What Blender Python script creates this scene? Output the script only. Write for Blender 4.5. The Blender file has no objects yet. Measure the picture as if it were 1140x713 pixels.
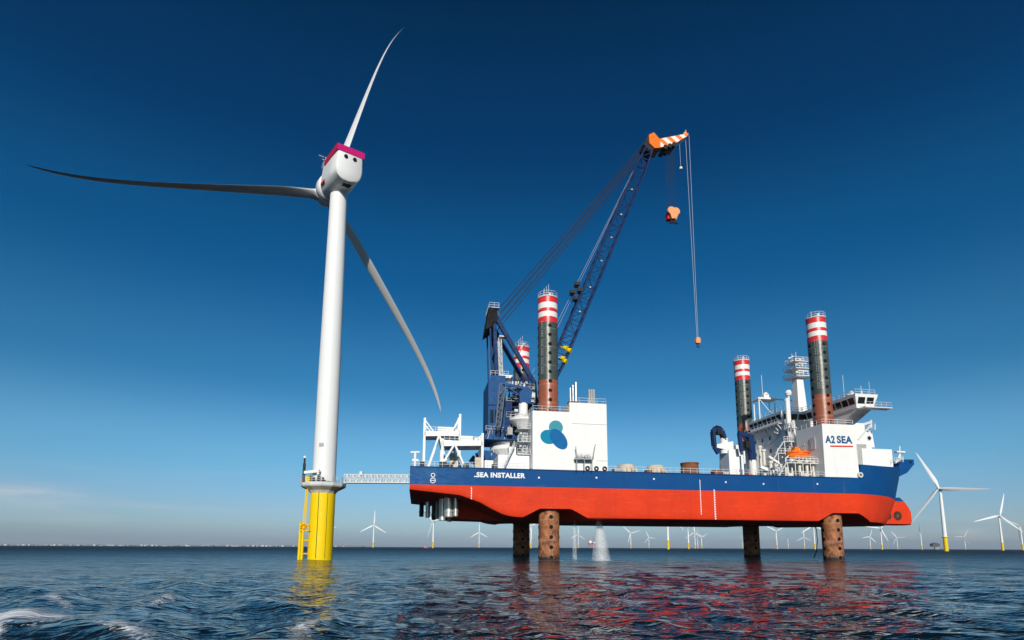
import bpy, math, random
import numpy as np
from mathutils import Vector, Matrix
random.seed(7)
rng = np.random.default_rng(11)
S = bpy.context.scene
COL = S.collection
R = math.radians
PI = math.pi

# ------------------------------------------------------------------ camera, world, sun, exposure
FOC, PPY, PITCH, ROLL, EYE = 640.0, 515.1, R(8.4), 0.004, 2.608
cd = bpy.data.cameras.new('camera')
cam = bpy.data.objects.new('camera', cd)
COL.objects.link(cam)
cd.sensor_width = 36.0
cd.lens = FOC / 1140 * 36.0
cd.shift_y = (PPY - 356.5) / 1140
cd.clip_start, cd.clip_end = 0.3, 60000
cam.matrix_world = (Matrix.Translation((0, 0, EYE)) @ Matrix.Rotation(PITCH, 4, 'X') @ Matrix.Rotation(PI / 2, 4, 'X')
                    @ Matrix.Rotation(ROLL, 4, 'Z'))
S.camera = cam

SUN_EL, SUN_AZ = R(20), R(179)          # azimuth clockwise from +Y: behind the camera, a little to its right
wd = bpy.data.worlds.new('World')
S.world = wd
wd.use_nodes = True
nt = wd.node_tree
nt.nodes.clear()
def N(nt, t, **kw):
    n = nt.nodes.new(t)
    for k, v in kw.items():
        setattr(n, k, v)
    return n
def L(nt, a, b):
    nt.links.new(a, b)
out = N(nt, 'ShaderNodeOutputWorld')
bg = N(nt, 'ShaderNodeBackground')
bg.inputs[1].default_value = 0.1
sky = N(nt, 'ShaderNodeTexSky', sky_type='NISHITA', sun_disc=False, sun_elevation=SUN_EL, sun_rotation=SUN_AZ,
        altitude=0, air_density=1.0, dust_density=0.6, ozone_density=2.5)
# a polarised sky: the deep blue overhead falls off faster than the plain sky model does
tc = N(nt, 'ShaderNodeTexCoord')
sep = N(nt, 'ShaderNodeSeparateXYZ')
L(nt, tc.outputs['Generated'], sep.inputs[0])
ramp = N(nt, 'ShaderNodeValToRGB')
L(nt, sep.outputs['Z'], ramp.inputs[0])
cr = ramp.color_ramp
cr.interpolation = 'EASE'
SKYSTOPS = [(0.0, (.42, .57, .98)), (0.045, (.53, .71, 1.0)), (0.16, (.42, .80, .98)), (0.28, (.155, .59, .80)), (0.45, (.026, .43, .70)),
            (0.62, (.008, .26, .49)), (0.8, (.004, .165, .29)), (1.0, (.004, .14, .25))]
cr.elements[0].position, cr.elements[0].color = SKYSTOPS[0][0], SKYSTOPS[0][1] + (1,)
cr.elements[1].position, cr.elements[1].color = SKYSTOPS[-1][0], SKYSTOPS[-1][1] + (1,)
for p, c in SKYSTOPS[1:-1]:
    e = cr.elements.new(p)
    e.color = c + (1,)
mul = N(nt, 'ShaderNodeMix', data_type='RGBA', blend_type='MULTIPLY')
mul.inputs[0].default_value = 1
L(nt, sky.outputs[0], mul.inputs[6])
L(nt, ramp.outputs[0], mul.inputs[7])
# thin cirrus and low cloud banks
mp = N(nt, 'ShaderNodeMapping')
mp.inputs['Scale'].default_value = (3.0, 3.0, 26.0)
mp.inputs['Rotation'].default_value = (0.0, 0.06, 0.0)
L(nt, tc.outputs['Generated'], mp.inputs[0])
cn = N(nt, 'ShaderNodeTexNoise')
cn.inputs['Scale'].default_value = 1.6
cn.inputs['Detail'].default_value = 7
cn.inputs['Roughness'].default_value = .6
cn.inputs['Distortion'].default_value = .6
L(nt, mp.outputs[0], cn.inputs[0])
c1 = N(nt, 'ShaderNodeMapRange')
c1.inputs[1].default_value, c1.inputs[2].default_value = .50, .78
L(nt, cn.outputs[0], c1.inputs[0])
band = N(nt, 'ShaderNodeValToRGB')
L(nt, sep.outputs['Z'], band.inputs[0])
be = band.color_ramp.elements
be[0].position, be[0].color = 0.0, (.16, .16, .16, 1)
be[1].position, be[1].color = 0.17, (0, 0, 0, 1)
e = band.color_ramp.elements.new(.05); e.color = (.2, .2, .2, 1)
e = band.color_ramp.elements.new(.10); e.color = (.08, .08, .08, 1)
cm = N(nt, 'ShaderNodeMath', operation='MULTIPLY')
L(nt, c1.outputs[0], cm.inputs[0])
L(nt, band.outputs[0], cm.inputs[1])
azr = N(nt, 'ShaderNodeMath', operation='DIVIDE')
L(nt, sep.outputs['X'], azr.inputs[0])
L(nt, sep.outputs['Y'], azr.inputs[1])
def cloud(x0, wx, z0, wz, k):
    g = None
    for src, c, w_ in ((azr.outputs[0], x0, wx), (sep.outputs['Z'], z0, wz)):
        a = N(nt, 'ShaderNodeMath', operation='SUBTRACT'); L(nt, src, a.inputs[0]); a.inputs[1].default_value = c
        d = N(nt, 'ShaderNodeMath', operation='DIVIDE'); L(nt, a.outputs[0], d.inputs[0]); d.inputs[1].default_value = w_
        q = N(nt, 'ShaderNodeMath', operation='MULTIPLY'); L(nt, d.outputs[0], q.inputs[0]); L(nt, d.outputs[0], q.inputs[1])
        if g is None:
            g = q
        else:
            p = N(nt, 'ShaderNodeMath', operation='ADD'); L(nt, g.outputs[0], p.inputs[0]); L(nt, q.outputs[0], p.inputs[1]); g = p
    e = N(nt, 'ShaderNodeMath', operation='POWER'); e.inputs[0].default_value = .37; L(nt, g.outputs[0], e.inputs[1])
    n2 = N(nt, 'ShaderNodeMapRange'); n2.inputs[1].default_value, n2.inputs[2].default_value = .34, .66; L(nt, cn.outputs[0], n2.inputs[0])
    m1 = N(nt, 'ShaderNodeMath', operation='MULTIPLY'); L(nt, e.outputs[0], m1.inputs[0]); L(nt, n2.outputs[0], m1.inputs[1])
    m2 = N(nt, 'ShaderNodeMath', operation='MULTIPLY'); L(nt, m1.outputs[0], m2.inputs[0]); m2.inputs[1].default_value = k
    return m2.outputs[0]
tot = cm.outputs[0]
for args in ((-.86, .10, .069, .009, .55), (-.80, .14, .055, .007, .16), (.66, .09, .020, .006, .22), (.79, .035, .020, .008, .25), (.86, .06, .017, .005, .18), (.48, .12, .016, .004, .15)):
    ad = N(nt, 'ShaderNodeMath', operation='ADD', use_clamp=True)
    L(nt, tot, ad.inputs[0]); L(nt, cloud(*args), ad.inputs[1]); tot = ad.outputs[0]
cmix = N(nt, 'ShaderNodeMix', data_type='RGBA')
L(nt, tot, cmix.inputs[0])
L(nt, mul.outputs[2], cmix.inputs[6])
cmix.inputs[7].default_value = (6.3, 6.3, 6.6, 1)
L(nt, cmix.outputs[2], bg.inputs[0])
L(nt, bg.outputs[0], out.inputs[0])

sd = bpy.data.lights.new('sun', 'SUN')
sun = bpy.data.objects.new('sun', sd)
COL.objects.link(sun)
sd.energy = 4.15
sd.angle = R(0.5)
sd.color = (1.0, .93, .83)
sun.rotation_euler = (PI / 2 - SUN_EL, 0, PI - SUN_AZ)

S.view_settings.view_transform = 'Standard'
S.view_settings.look = 'None'
S.view_settings.exposure = 0.0
S.view_settings.gamma = 1.0
S.cycles.use_denoising = True
S.cycles.max_bounces = 8
S.cycles.transparent_max_bounces = 24
S.cycles.caustics_reflective = False
S.cycles.caustics_refractive = False

# ------------------------------------------------------------------ geometry helpers
class MB:
    """collects boxes, tubes, prisms and lathes; build() links them as ONE mesh object"""
    def __init__(s):
        s.v, s.f, s.m, s.cur = [], [], [], 0
    def add(s, vs, fs):
        o = len(s.v)
        s.v += [tuple(p) for p in vs]
        s.f += [tuple(i + o for i in f) for f in fs]
        s.m += [s.cur] * len(fs)
    def box(s, a, b):
        x0, y0, z0 = a
        x1, y1, z1 = b
        s.add([(x0, y0, z0), (x1, y0, z0), (x1, y1, z0), (x0, y1, z0), (x0, y0, z1), (x1, y0, z1), (x1, y1, z1), (x0, y1, z1)],
              [(0, 3, 2, 1), (4, 5, 6, 7), (0, 1, 5, 4), (1, 2, 6, 5), (2, 3, 7, 6), (3, 0, 4, 7)])
        return s
    def tube(s, p, q, r, n=8, r2=None, cap=True):
        p, q = Vector(p), Vector(q)
        r2 = r if r2 is None else r2
        d = q - p
        if d.length < 1e-6:
            return s
        d.normalize()
        a = d.orthogonal().normalized()
        b = d.cross(a)
        vs = [p + r * (math.cos(2 * PI * i / n) * a + math.sin(2 * PI * i / n) * b) for i in range(n)]
        vs += [q + r2 * (math.cos(2 * PI * i / n) * a + math.sin(2 * PI * i / n) * b) for i in range(n)]
        fs = [(i, (i + 1) % n, (i + 1) % n + n, i + n) for i in range(n)]
        if cap:
            fs += [tuple(range(n))[::-1], tuple(range(n, 2 * n))]
        s.add(vs, fs)
        return s
    def bar(s, p, q, wd, ht, up=(0, 0, 1)):
        """box-section member between two points"""
        p, q = Vector(p), Vector(q)
        d = (q - p).normalized()
        u = Vector(up)
        if abs(d.dot(u)) > .97:
            u = Vector((1, 0, 0))
        x = d.cross(u).normalized()
        y = x.cross(d)
        c = [(-wd / 2, -ht / 2), (wd / 2, -ht / 2), (wd / 2, ht / 2), (-wd / 2, ht / 2)]
        vs = [p + x * i + y * j for i, j in c] + [q + x * i + y * j for i, j in c]
        s.add(vs, [(0, 1, 2, 3), (7, 6, 5, 4), (0, 4, 5, 1), (1, 5, 6, 2), (2, 6, 7, 3), (3, 7, 4, 0)])
        return s
    def path(s, pts, r, n=6):
        for a, b in zip(pts[:-1], pts[1:]):
            s.tube(a, b, r, n)
        return s
    def lathe(s, prof, o=(0, 0, 0), n=32, axis='z', cap=True, ph=0.0):
        """prof: list of (radius, height)"""
        vs = []
        if not cap and len(prof) == 4:
            prof = list(prof) + [prof[0]]        # closed ring
        for r, h in prof:
            for i in range(n):
                c, k = r * math.cos(2 * PI * i / n + ph), r * math.sin(2 * PI * i / n + ph)
                p = {'z': (c, k, h), 'x': (h, c, k), 'y': (k, h, c)}[axis]
                vs.append((p[0] + o[0], p[1] + o[1], p[2] + o[2]))
        fs = []
        for j in range(len(prof) - 1):
            for i in range(n):
                fs.append((j * n + i, j * n + (i + 1) % n, (j + 1) * n + (i + 1) % n, (j + 1) * n + i))
        if cap:
            fs.append(tuple(range(n))[::-1])
            m = (len(prof) - 1) * n
            fs.append(tuple(range(m, m + n)))
        s.add(vs, fs)
        return s
    def prism(s, poly, lo, hi, plane='xz'):
        """polygon in a plane pushed along the third axis from lo to hi"""
        n = len(poly)
        def m(p, t):
            return {'xz': (p[0], t, p[1]), 'xy': (p[0], p[1], t), 'yz': (t, p[0], p[1])}[plane]
        vs = [m(p, lo) for p in poly] + [m(p, hi) for p in poly]
        fs = [tuple(range(n)), tuple(range(n, 2 * n))[::-1]] + [(i, i + n, (i + 1) % n + n, (i + 1) % n) for i in range(n)]
        s.add(vs, fs)
        return s
    def loft(s, rings, cap=True):
        n = len(rings[0])
        vs = [p for r in rings for p in r]
        fs = [(j * n + i, j * n + (i + 1) % n, (j + 1) * n + (i + 1) % n, (j + 1) * n + i) for j in range(len(rings) - 1) for i in range(n)]
        if cap:
            fs += [tuple(range(n))[::-1], tuple(range((len(rings) - 1) * n, len(rings) * n))]
        s.add(vs, fs)
        return s
    def rail(s, pts, h=1.1, step=1.6, r=.045, bars=2):
        for a, b in zip(pts[:-1], pts[1:]):
            a, b = Vector(a), Vector(b)
            k = max(1, int((b - a).length / step))
            for i in range(k + 1):
                p = a.lerp(b, i / k)
                s.tube(p, p + Vector((0, 0, h)), r, 4)
            for j in range(bars):
                z = Vector((0, 0, h * (j + 1) / bars))
                s.tube(a + z, b + z, r, 4)
        return s
    def lattice(s, a, b, wa, wb, ha, hb, n, side, rc=.15, rd=.07):
        """box lattice from a to b; width along side, height square to it"""
        a, b, side = Vector(a), Vector(b), Vector(side).normalized()
        up = side.cross((b - a).normalized()).normalized()
        def corner(t, i, j):
            w, h = wa + (wb - wa) * t, ha + (hb - ha) * t
            return a.lerp(b, t) + side * (i * w / 2) + up * (j * h / 2)
        cs = [(-1, -1), (1, -1), (1, 1), (-1, 1)]
        for i, j in cs:
            s.tube(corner(0, i, j), corner(1, i, j), rc, 6)
        for k in range(n):
            t0, t1 = k / n, (k + 1) / n
            for q in range(4):
                c0, c1 = cs[q], cs[(q + 1) % 4]
                s.tube(corner(t0, *c0), corner(t0, *c1), rd, 4)
                if k % 2:
                    c0, c1 = c1, c0
                s.tube(corner(t0, *c0), corner(t1, *c1), rd, 4)
        for q in range(4):
            s.tube(corner(1, *cs[q]), corner(1, *cs[(q + 1) % 4]), rd, 4)
        return s
    def mesh(s, name, mat, angle=35):
        me = bpy.data.meshes.new(name)
        me.from_pydata(s.v, [], s.f)
        me.update()
        mats = mat if isinstance(mat, (list, tuple)) else [mat]
        for m in mats:
            me.materials.append(m)
        if len(mats) > 1:
            me.polygons.foreach_set('material_index', s.m)
        import bmesh
        bm = bmesh.new()
        bm.from_mesh(me)
        bmesh.ops.recalc_face_normals(bm, faces=bm.faces)
        bm.to_mesh(me)
        bm.free()
        if angle:
            me.shade_smooth()
            me.set_sharp_from_angle(angle=R(angle))
        return me
    def build(s, name, mat, parent=None, angle=35):
        return link(name, s.mesh(name, mat, angle), parent)

def link(name, me, parent=None):
    o = bpy.data.objects.new(name, me)
    COL.objects.link(o)
    o.parent = parent
    return o
def empty(name, loc, rz=0.0):
    o = bpy.data.objects.new(name, None)
    COL.objects.link(o)
    o.location = loc
    o.rotation_euler = (0, 0, rz)
    return o
def tag(o, label=None, cat=None, group=None, kind=None):
    for k, v in (('label', label), ('category', cat), ('group', group), ('kind', kind)):
        if v:
            o[k] = v
    return o

# the vessel's own axes: s along it (stern to bow, from the near aft leg), w across it (away from the viewer), z up from the water
SX, SY, YAW = 7.691, 119.885, .163
AX, BX, OX = Vector((math.cos(YAW), math.sin(YAW), 0)), Vector((-math.sin(YAW), math.cos(YAW), 0)), Vector((SX, SY, 0))
EYEV = Vector((0, 0, EYE))
def ray(px, py):
    u, v = px - 570, py - PPY
    u, v = u * math.cos(ROLL) + v * math.sin(ROLL), -u * math.sin(ROLL) + v * math.cos(ROLL)
    c, k = math.cos(PITCH), math.sin(PITCH)
    return Vector((u / FOC, c + v / FOC * k, k - v / FOC * c))
def on(px, py, w):
    """a measured point of the photo on the vessel's plane w -> its (s, z)"""
    d = ray(px, py)
    t = (OX + w * BX - EYEV).dot(BX) / d.dot(BX)
    p = EYEV + d * t - OX
    return p.dot(AX), p.z
def P3(px, py, w):
    a, z = on(px, py, w)
    return Vector((a, w, z))
def at_depth(px, py, y):
    d = ray(px, py)
    return EYEV + d * (y / d.y)

# ------------------------------------------------------------------ materials
def base_mat(name):
    m = bpy.data.materials.new(name)
    m.use_nodes = True
    b = m.node_tree.nodes['Principled BSDF']
    return m, m.node_tree, b
def noise(nt, scale, detail=5, vec=None, rough=.55, stretch=None, coord='Object'):
    t = N(nt, 'ShaderNodeTexCoord')
    src = t.outputs[coord]
    if stretch:
        mp = N(nt, 'ShaderNodeMapping')
        mp.inputs['Scale'].default_value = stretch
        L(nt, src, mp.inputs[0])
        src = mp.outputs[0]
    n = N(nt, 'ShaderNodeTexNoise')
    n.inputs['Scale'].default_value = scale
    n.inputs['Detail'].default_value = detail
    n.inputs['Roughness'].default_value = rough
    L(nt, src, n.inputs[0])
    return n.outputs[0]
def mrange(nt, src, a, b, c=0.0, d=1.0):
    m = N(nt, 'ShaderNodeMapRange')
    m.inputs[1].default_value, m.inputs[2].default_value, m.inputs[3].default_value, m.inputs[4].default_value = a, b, c, d
    L(nt, src, m.inputs[0])
    return m.outputs[0]
def mixc(nt, fac, a, b, mode='MIX'):
    m = N(nt, 'ShaderNodeMix', data_type='RGBA', blend_type=mode)
    for i, v in ((0, fac), (6, a), (7, b)):
        if isinstance(v, (int, float)):
            m.inputs[i].default_value = v
        elif isinstance(v, tuple):
            m.inputs[i].default_value = v + (1,)
        else:
            L(nt, v, m.inputs[i])
    return m.outputs[2]
def math_(nt, op, a, b=None):
    m = N(nt, 'ShaderNodeMath', operation=op)
    for i, v in ((0, a), (1, b)):
        if v is None:
            continue
        if isinstance(v, (int, float)):
            m.inputs[i].default_value = v
        else:
            L(nt, v, m.inputs[i])
    return m.outputs[0]
def worn(nt, col, dirt=(.25, .2, .15), amt=.25, streak=.3, scale=.35):
    """paint with broad tone changes and vertical weather streaks"""
    a = mrange(nt, noise(nt, scale), .35, .75, 0, amt)
    c = mixc(nt, a, col, dirt, 'MULTIPLY') if False else mixc(nt, a, col, dirt)
    st = mrange(nt, noise(nt, 1.0, 4, stretch=(1.3, 1.3, .07)), .56, .8, 0, streak)
    return mixc(nt, st, c, dirt)
def paint(name, col, rough=.55, amt=.12, streak=.2, dirt=None, metal=0.0, scale=.35):
    m, nt, b = base_mat(name)
    dirt = dirt or tuple(x * .45 for x in col)
    L(nt, worn(nt, col, dirt, amt, streak, scale), b.inputs['Base Color'])
    L(nt, mrange(nt, noise(nt, 1.2), .3, .7, rough * .8, rough * 1.25), b.inputs['Roughness'])
    b.inputs['Metallic'].default_value = metal
    b.inputs['Specular IOR Level'].default_value = .5 if metal else .2
    return m
M = {}
M['white'] = paint('white_paint', (.80, .80, .79), .6, .10, .16, (.45, .40, .33))
M['cream'] = paint('cream_paint', (.74, .71, .64), .65, .25, .35, (.36, .28, .18))
M['turbine'] = paint('turbine_white', (.77, .775, .775), .42, .06, .05, (.55, .56, .56), scale=.08)
M['fadwhite'] = paint('far_white', (.78, .79, .80), .4, .0, .0)
M['yellow'] = paint('yellow_paint', (.80, .56, .0), .55, .12, .22, (.55, .34, .0))
M['blue'] = paint('crane_blue', (.004, .028, .115), .6, .2, .2)
M['bluelt'] = paint('crane_blue_light', (.008, .072, .22), .6, .2, .2)
M['grey'] = paint('grey_paint', (.36, .38, .39), .5, .2, .2)
M['lgrey'] = paint('light_grey_paint', (.62, .64, .65), .5, .2, .2)
M['dark'] = paint('dark_steel', (.014, .015, .017), .5, .2, .1, (.06, .04, .03))
M['black'] = paint('black_gap', (.006, .006, .007), .7, .0, .0)
M['rust'] = paint('rusty_steel', (.24, .09, .04), .75, .6, .4, (.09, .035, .02), scale=1.0)
M['sidered'] = paint('side_red', (.55, .012, .05), .65, .08, .0)
M['orange'] = paint('orange_paint', (.80, .17, .01), .6, .15, .15)
M['peach'] = paint('peach_paint', (.85, .34, .15), .6, .15, .2)
M['redp'] = paint('red_paint', (.66, .035, .02), .6, .1, .1)
M['magenta'] = paint('magenta_paint', (.55, .008, .16), .65, .08, .0)
M['steel'] = paint('bare_steel', (.55, .55, .53), .35, .3, .2, (.2, .16, .1), metal=.6)
M['rope'] = paint('wire_rope', (.032, .028, .025), .6, .1, 0)
M['ropelight'] = paint('light_wire_rope', (.45, .46, .48), .5, .1, 0)
M['deck'] = paint('deck_green', (.10, .11, .10), .7, .3, 0)
M['hoop'] = paint('beige_steel', (.60, .53, .42), .6, .4, .5, (.22, .13, .06), scale=1.2)
M['well'] = paint('recess_shade', (.035, .03, .022), .8, .4, .3)  # shade inside the leg recesses and tunnel mouths, put into the colour
M['letter'] = paint('letter_blue', (.015, .09, .22), .65, 0, 0)
M['letterwhite'] = paint('letter_white', (.8, .8, .8), .4, .2, 0)
M['logo_light'] = paint('logo_light_teal', (.05, .27, .34), .75, 0, 0)
M['logo_mid'] = paint('logo_mid_blue', (.002, .20, .36), .75, 0, 0)
M['logo_dark'] = paint('logo_dark_blue', (.002, .115, .32), .75, 0, 0)
def glass_mat():
    m, nt, b = base_mat('window_glass')
    b.inputs['Base Color'].default_value = (.012, .016, .02, 1)
    b.inputs['Roughness'].default_value = .06
    return m
M['glass'] = glass_mat()

def hull_mat():
    m, nt, b = base_mat('hull_paint')
    t = N(nt, 'ShaderNodeTexCoord')
    sp = N(nt, 'ShaderNodeSeparateXYZ')
    L(nt, t.outputs['Object'], sp.inputs[0])
    isblue = math_(nt, 'GREATER_THAN', sp.outputs['Z'], 14.74)
    red = worn(nt, (.71, .046, .010), (.44, .03, .012), .6, .35, .16)
    # scuffed boot-topping: pale scratches and salt marks on the red
    sc = mrange(nt, noise(nt, 2.2, 8, stretch=(.22, .22, 1.8), rough=.72), .58, .74, 0, .5)
    red = mixc(nt, sc, red, (.78, .22, .13))
    blue = worn(nt, (.0015, .060, .215), (.004, .075, .23), .5, .35, .2)
    # stern quarter of the blue is chafed paler
    ch = math_(nt, 'MULTIPLY', mrange(nt, sp.outputs['X'], -27, -12, 1, 0), mrange(nt, noise(nt, .9, 7, stretch=(.5, .5, 1.2), rough=.7), .40, .68, 0, .55))
    blue = mixc(nt, ch, blue, (.06, .18, .33))
    # plate seams
    w = N(nt, 'ShaderNodeMath', operation='PINGPONG')
    L(nt, sp.outputs['X'], w.inputs[0])
    w.inputs[1].default_value = 6.1
    seam = mrange(nt, w.outputs[0], .0, .07, .3, 0)
    w2 = N(nt, 'ShaderNodeMath', operation='PINGPONG')
    L(nt, sp.outputs['Z'], w2.inputs[0])
    w2.inputs[1].default_value = 1.23
    c = mixc(nt, isblue, red, blue)
    c = mixc(nt, mrange(nt, w2.outputs[0], 0, .035, .16, 0), c, (.16, .05, .04))
    runs = mrange(nt, noise(nt, 1.0, 5, stretch=(1.1, 1.1, .05), rough=.7), .60, .72, 0, .38)
    runs = math_(nt, 'MULTIPLY', runs, mrange(nt, noise(nt, .12, 3), .42, .6))
    c = mixc(nt, runs, c, (.22, .07, .03))
    scuff = mrange(nt, noise(nt, 1.0, 9, stretch=(.12, .12, 2.6), rough=.75), .63, .72, 0, .4)
    c = mixc(nt, scuff, c, (.42, .30, .28))
    c = mixc(nt, seam, c, (.10, .03, .03))
    L(nt, c, b.inputs['Base Color'])
    b.inputs['Roughness'].default_value = .6
    b.inputs['Specular IOR Level'].default_value = .12
    bp = N(nt, 'ShaderNodeBump')
    bp.inputs['Strength'].default_value = .5
    bp.inputs['Distance'].default_value = .2
    L(nt, noise(nt, .45, 3), bp.inputs['Height'])
    L(nt, bp.outputs[0], b.inputs['Normal'])
    return m
M['hull'] = hull_mat()

def house_mat():
    m, nt, b = base_mat('plated_white')
    t = N(nt, 'ShaderNodeTexCoord')
    sp = N(nt, 'ShaderNodeSeparateXYZ')
    L(nt, t.outputs['Object'], sp.inputs[0])
    c = worn(nt, (.80, .80, .79), (.50, .46, .40), .14, .14, .3)
    for ax, per in (('X', 1.36), ('Y', 1.4), ('Z', 1.55)):
        w = N(nt, 'ShaderNodeMath', operation='PINGPONG')
        L(nt, sp.outputs[ax], w.inputs[0])
        w.inputs[1].default_value = per
        c = mixc(nt, mrange(nt, w.outputs[0], 0, .05, .16, 0), c, (.35, .33, .30))
    runs = mrange(nt, noise(nt, 1.0, 5, stretch=(1.6, 1.6, .05), rough=.7), .62, .74, 0, .4)
    runs = math_(nt, 'MULTIPLY', runs, mrange(nt, noise(nt, .16, 3), .44, .6))
    c = mixc(nt, runs, c, (.40, .24, .14))
    L(nt, c, b.inputs['Base Color'])
    b.inputs['Roughness'].default_value = .6
    b.inputs['Specular IOR Level'].default_value = .2
    return m
M['plated'] = house_mat()

def leg_mat():
    m, nt, b = base_mat('leg_paint')
    t = N(nt, 'ShaderNodeTexCoord')
    sp = N(nt, 'ShaderNodeSeparateXYZ')
    L(nt, t.outputs['Object'], sp.inputs[0])
    z = sp.outputs['Z']
    grime = mrange(nt, noise(nt, .8, 7, rough=.65), .40, .72, 0, .6)
    grey = mixc(nt, grime, (.045, .062, .056), (.085, .095, .085))
    sal = mrange(nt, noise(nt, 2.0, 6, stretch=(1, 1, .12), rough=.7), .60, .75, 0, .25)
    grey = mixc(nt, sal, grey, (.30, .25, .21))
    rust = mixc(nt, grime, (.33, .095, .045), (.20, .055, .03))
    rust = mixc(nt, sal, rust, (.46, .28, .19))
    wet = mixc(nt, mrange(nt, noise(nt, .55, 8, rough=.7), .38, .62), (.50, .19, .07), (.16, .055, .028))
    blot = mrange(nt, noise(nt, 2.2, 8, stretch=(1, 1, .5), rough=.75), .52, .62, 0, .85)
    wet = mixc(nt, blot, wet, (.035, .02, .014))
    wet = mixc(nt, mrange(nt, noise(nt, 1.8, 5, stretch=(1, 1, .2)), .58, .72, 0, .6), wet, (.52, .33, .17))
    wline = math_(nt, 'ADD', z, mrange(nt, noise(nt, 1.5, 5), .3, .7, -.6, .6))
    wet = mixc(nt, mrange(nt, wline, .3, 1.3, 1, 0), wet, (.012, .012, .01))
    c = mixc(nt, math_(nt, 'GREATER_THAN', z, 24), wet, rust)
    c = mixc(nt, math_(nt, 'GREATER_THAN', z, 37.9), c, grey)
    for lo, hi, cc in ((50.7, 60, (.66, .025, .03)), (51.95, 53.1, (.78, .78, .76)), (53.9, 55.2, (.78, .78, .76))):
        k = math_(nt, 'MULTIPLY', math_(nt, 'GREATER_THAN', z, lo), math_(nt, 'LESS_THAN', z, hi))
        c = mixc(nt, k, c, cc)
    # ring welds
    w = N(nt, 'ShaderNodeMath', operation='PINGPONG')
    L(nt, z, w.inputs[0])
    w.inputs[1].default_value = 2.05
    ringw = math_(nt, 'MULTIPLY', mrange(nt, w.outputs[0], .0, .08, .55, 0), math_(nt, 'LESS_THAN', z, 50.5))
    c = mixc(nt, ringw, c, (.40, .34, .28))
    L(nt, c, b.inputs['Base Color'])
    L(nt, mrange(nt, z, 24, 26, .8, .36), b.inputs['Roughness'])
    bp = N(nt, 'ShaderNodeBump')
    bp.inputs['Strength'].default_value = .5
    bp.inputs['Distance'].default_value = .1
    L(nt, noise(nt, 1.4, 6), bp.inputs['Height'])
    L(nt, bp.outputs[0], b.inputs['Normal'])
    return m
M['leg'] = leg_mat()

def stripe_mat():
    m, nt, b = base_mat('orange_white_stripe')
    t = N(nt, 'ShaderNodeTexCoord')
    sp = N(nt, 'ShaderNodeSeparateXYZ')
    L(nt, t.outputs['Object'], sp.inputs[0])
    a = math_(nt, 'ADD', sp.outputs['X'], math_(nt, 'MULTIPLY', sp.outputs['Z'], 1.3))
    w = N(nt, 'ShaderNodeMath', operation='PINGPONG')
    L(nt, a, w.inputs[0])
    w.inputs[1].default_value = 1.75
    c = mixc(nt, math_(nt, 'GREATER_THAN', w.outputs[0], .85), (.85, .19, .015), (.8, .76, .70))
    L(nt, c, b.inputs['Base Color'])
    b.inputs['Roughness'].default_value = .4
    return m
M['stripe'] = stripe_mat()

def sea_mat():
    m, nt, b = base_mat('sea_water')
    at = N(nt, 'ShaderNodeAttribute', attribute_name='foam')
    geo = N(nt, 'ShaderNodeNewGeometry')
    def nz(scale, detail, stretch, rough=.6):
        mp = N(nt, 'ShaderNodeMapping')
        mp.inputs['Scale'].default_value = stretch
        mp.inputs['Rotation'].default_value = (0, 0, .35)
        L(nt, geo.outputs['Position'], mp.inputs[0])
        n = N(nt, 'ShaderNodeTexNoise')
        n.inputs['Scale'].default_value = scale
        n.inputs['Detail'].default_value = detail
        n.inputs['Roughness'].default_value = rough
        L(nt, mp.outputs[0], n.inputs[0])
        return n.outputs[0]
    lace = nz(4.2, 12, (1, 1, 1), .78)
    fm = math_(nt, 'ADD', at.outputs['Fac'], math_(nt, 'MULTIPLY', math_(nt, 'SUBTRACT', lace, .5), 2.2))
    fm = mrange(nt, fm, .50, .72, 0, .95)
    fm = math_(nt, 'MULTIPLY', fm, mrange(nt, at.outputs['Fac'], .02, .15))
    silt = mrange(nt, nz(.02, 3, (1, 1, 1)), .35, .65)
    c = mixc(nt, silt, (.0035, .009, .012), (.006, .010, .010))
    c = mixc(nt, fm, c, (.72, .76, .80))
    L(nt, c, b.inputs['Base Color'])
    b.inputs['IOR'].default_value = 1.333
    b.inputs['Specular IOR Level'].default_value = .32
    cdist = N(nt, 'ShaderNodeVectorMath', operation='LENGTH')
    L(nt, geo.outputs['Position'], cdist.inputs[0])
    far = mrange(nt, math_(nt, 'LOGARITHM', cdist.outputs['Value'], 10.0), 1.75, 2.8, .045, .5)   # unresolved ripples
    L(nt, math_(nt, 'MAXIMUM', far, math_(nt, 'MULTIPLY', fm, .8)), b.inputs['Roughness'])
    def ridge(scale, detail, stretch, amp):
        n = nz(scale, detail, stretch, .5)
        a = math_(nt, 'ABSOLUTE', math_(nt, 'SUBTRACT', n, .5))
        return math_(nt, 'MULTIPLY', math_(nt, 'SUBTRACT', .5, a), amp * 2)
    h = math_(nt, 'ADD', ridge(.75, 1, (.7, 1.4, 1), .20), ridge(2.1, 1, (.75, 1.35, 1), .085))
    h = math_(nt, 'ADD', h, ridge(.2, 1, (.6, 1.4, 1), .30))
    gust = mrange(nt, nz(.045, 3, (.6, 1.6, 1)), .35, .65, .55, 1.25)      # smoother and rougher patches
    h = math_(nt, 'MULTIPLY', h, gust)
    bp = N(nt, 'ShaderNodeBump')
    bp.inputs['Strength'].default_value = 1.0
    bp.inputs['Distance'].default_value = 1.0
    L(nt, h, bp.inputs['Height'])
    L(nt, bp.outputs[0], b.inputs['Normal'])
    return m

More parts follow.
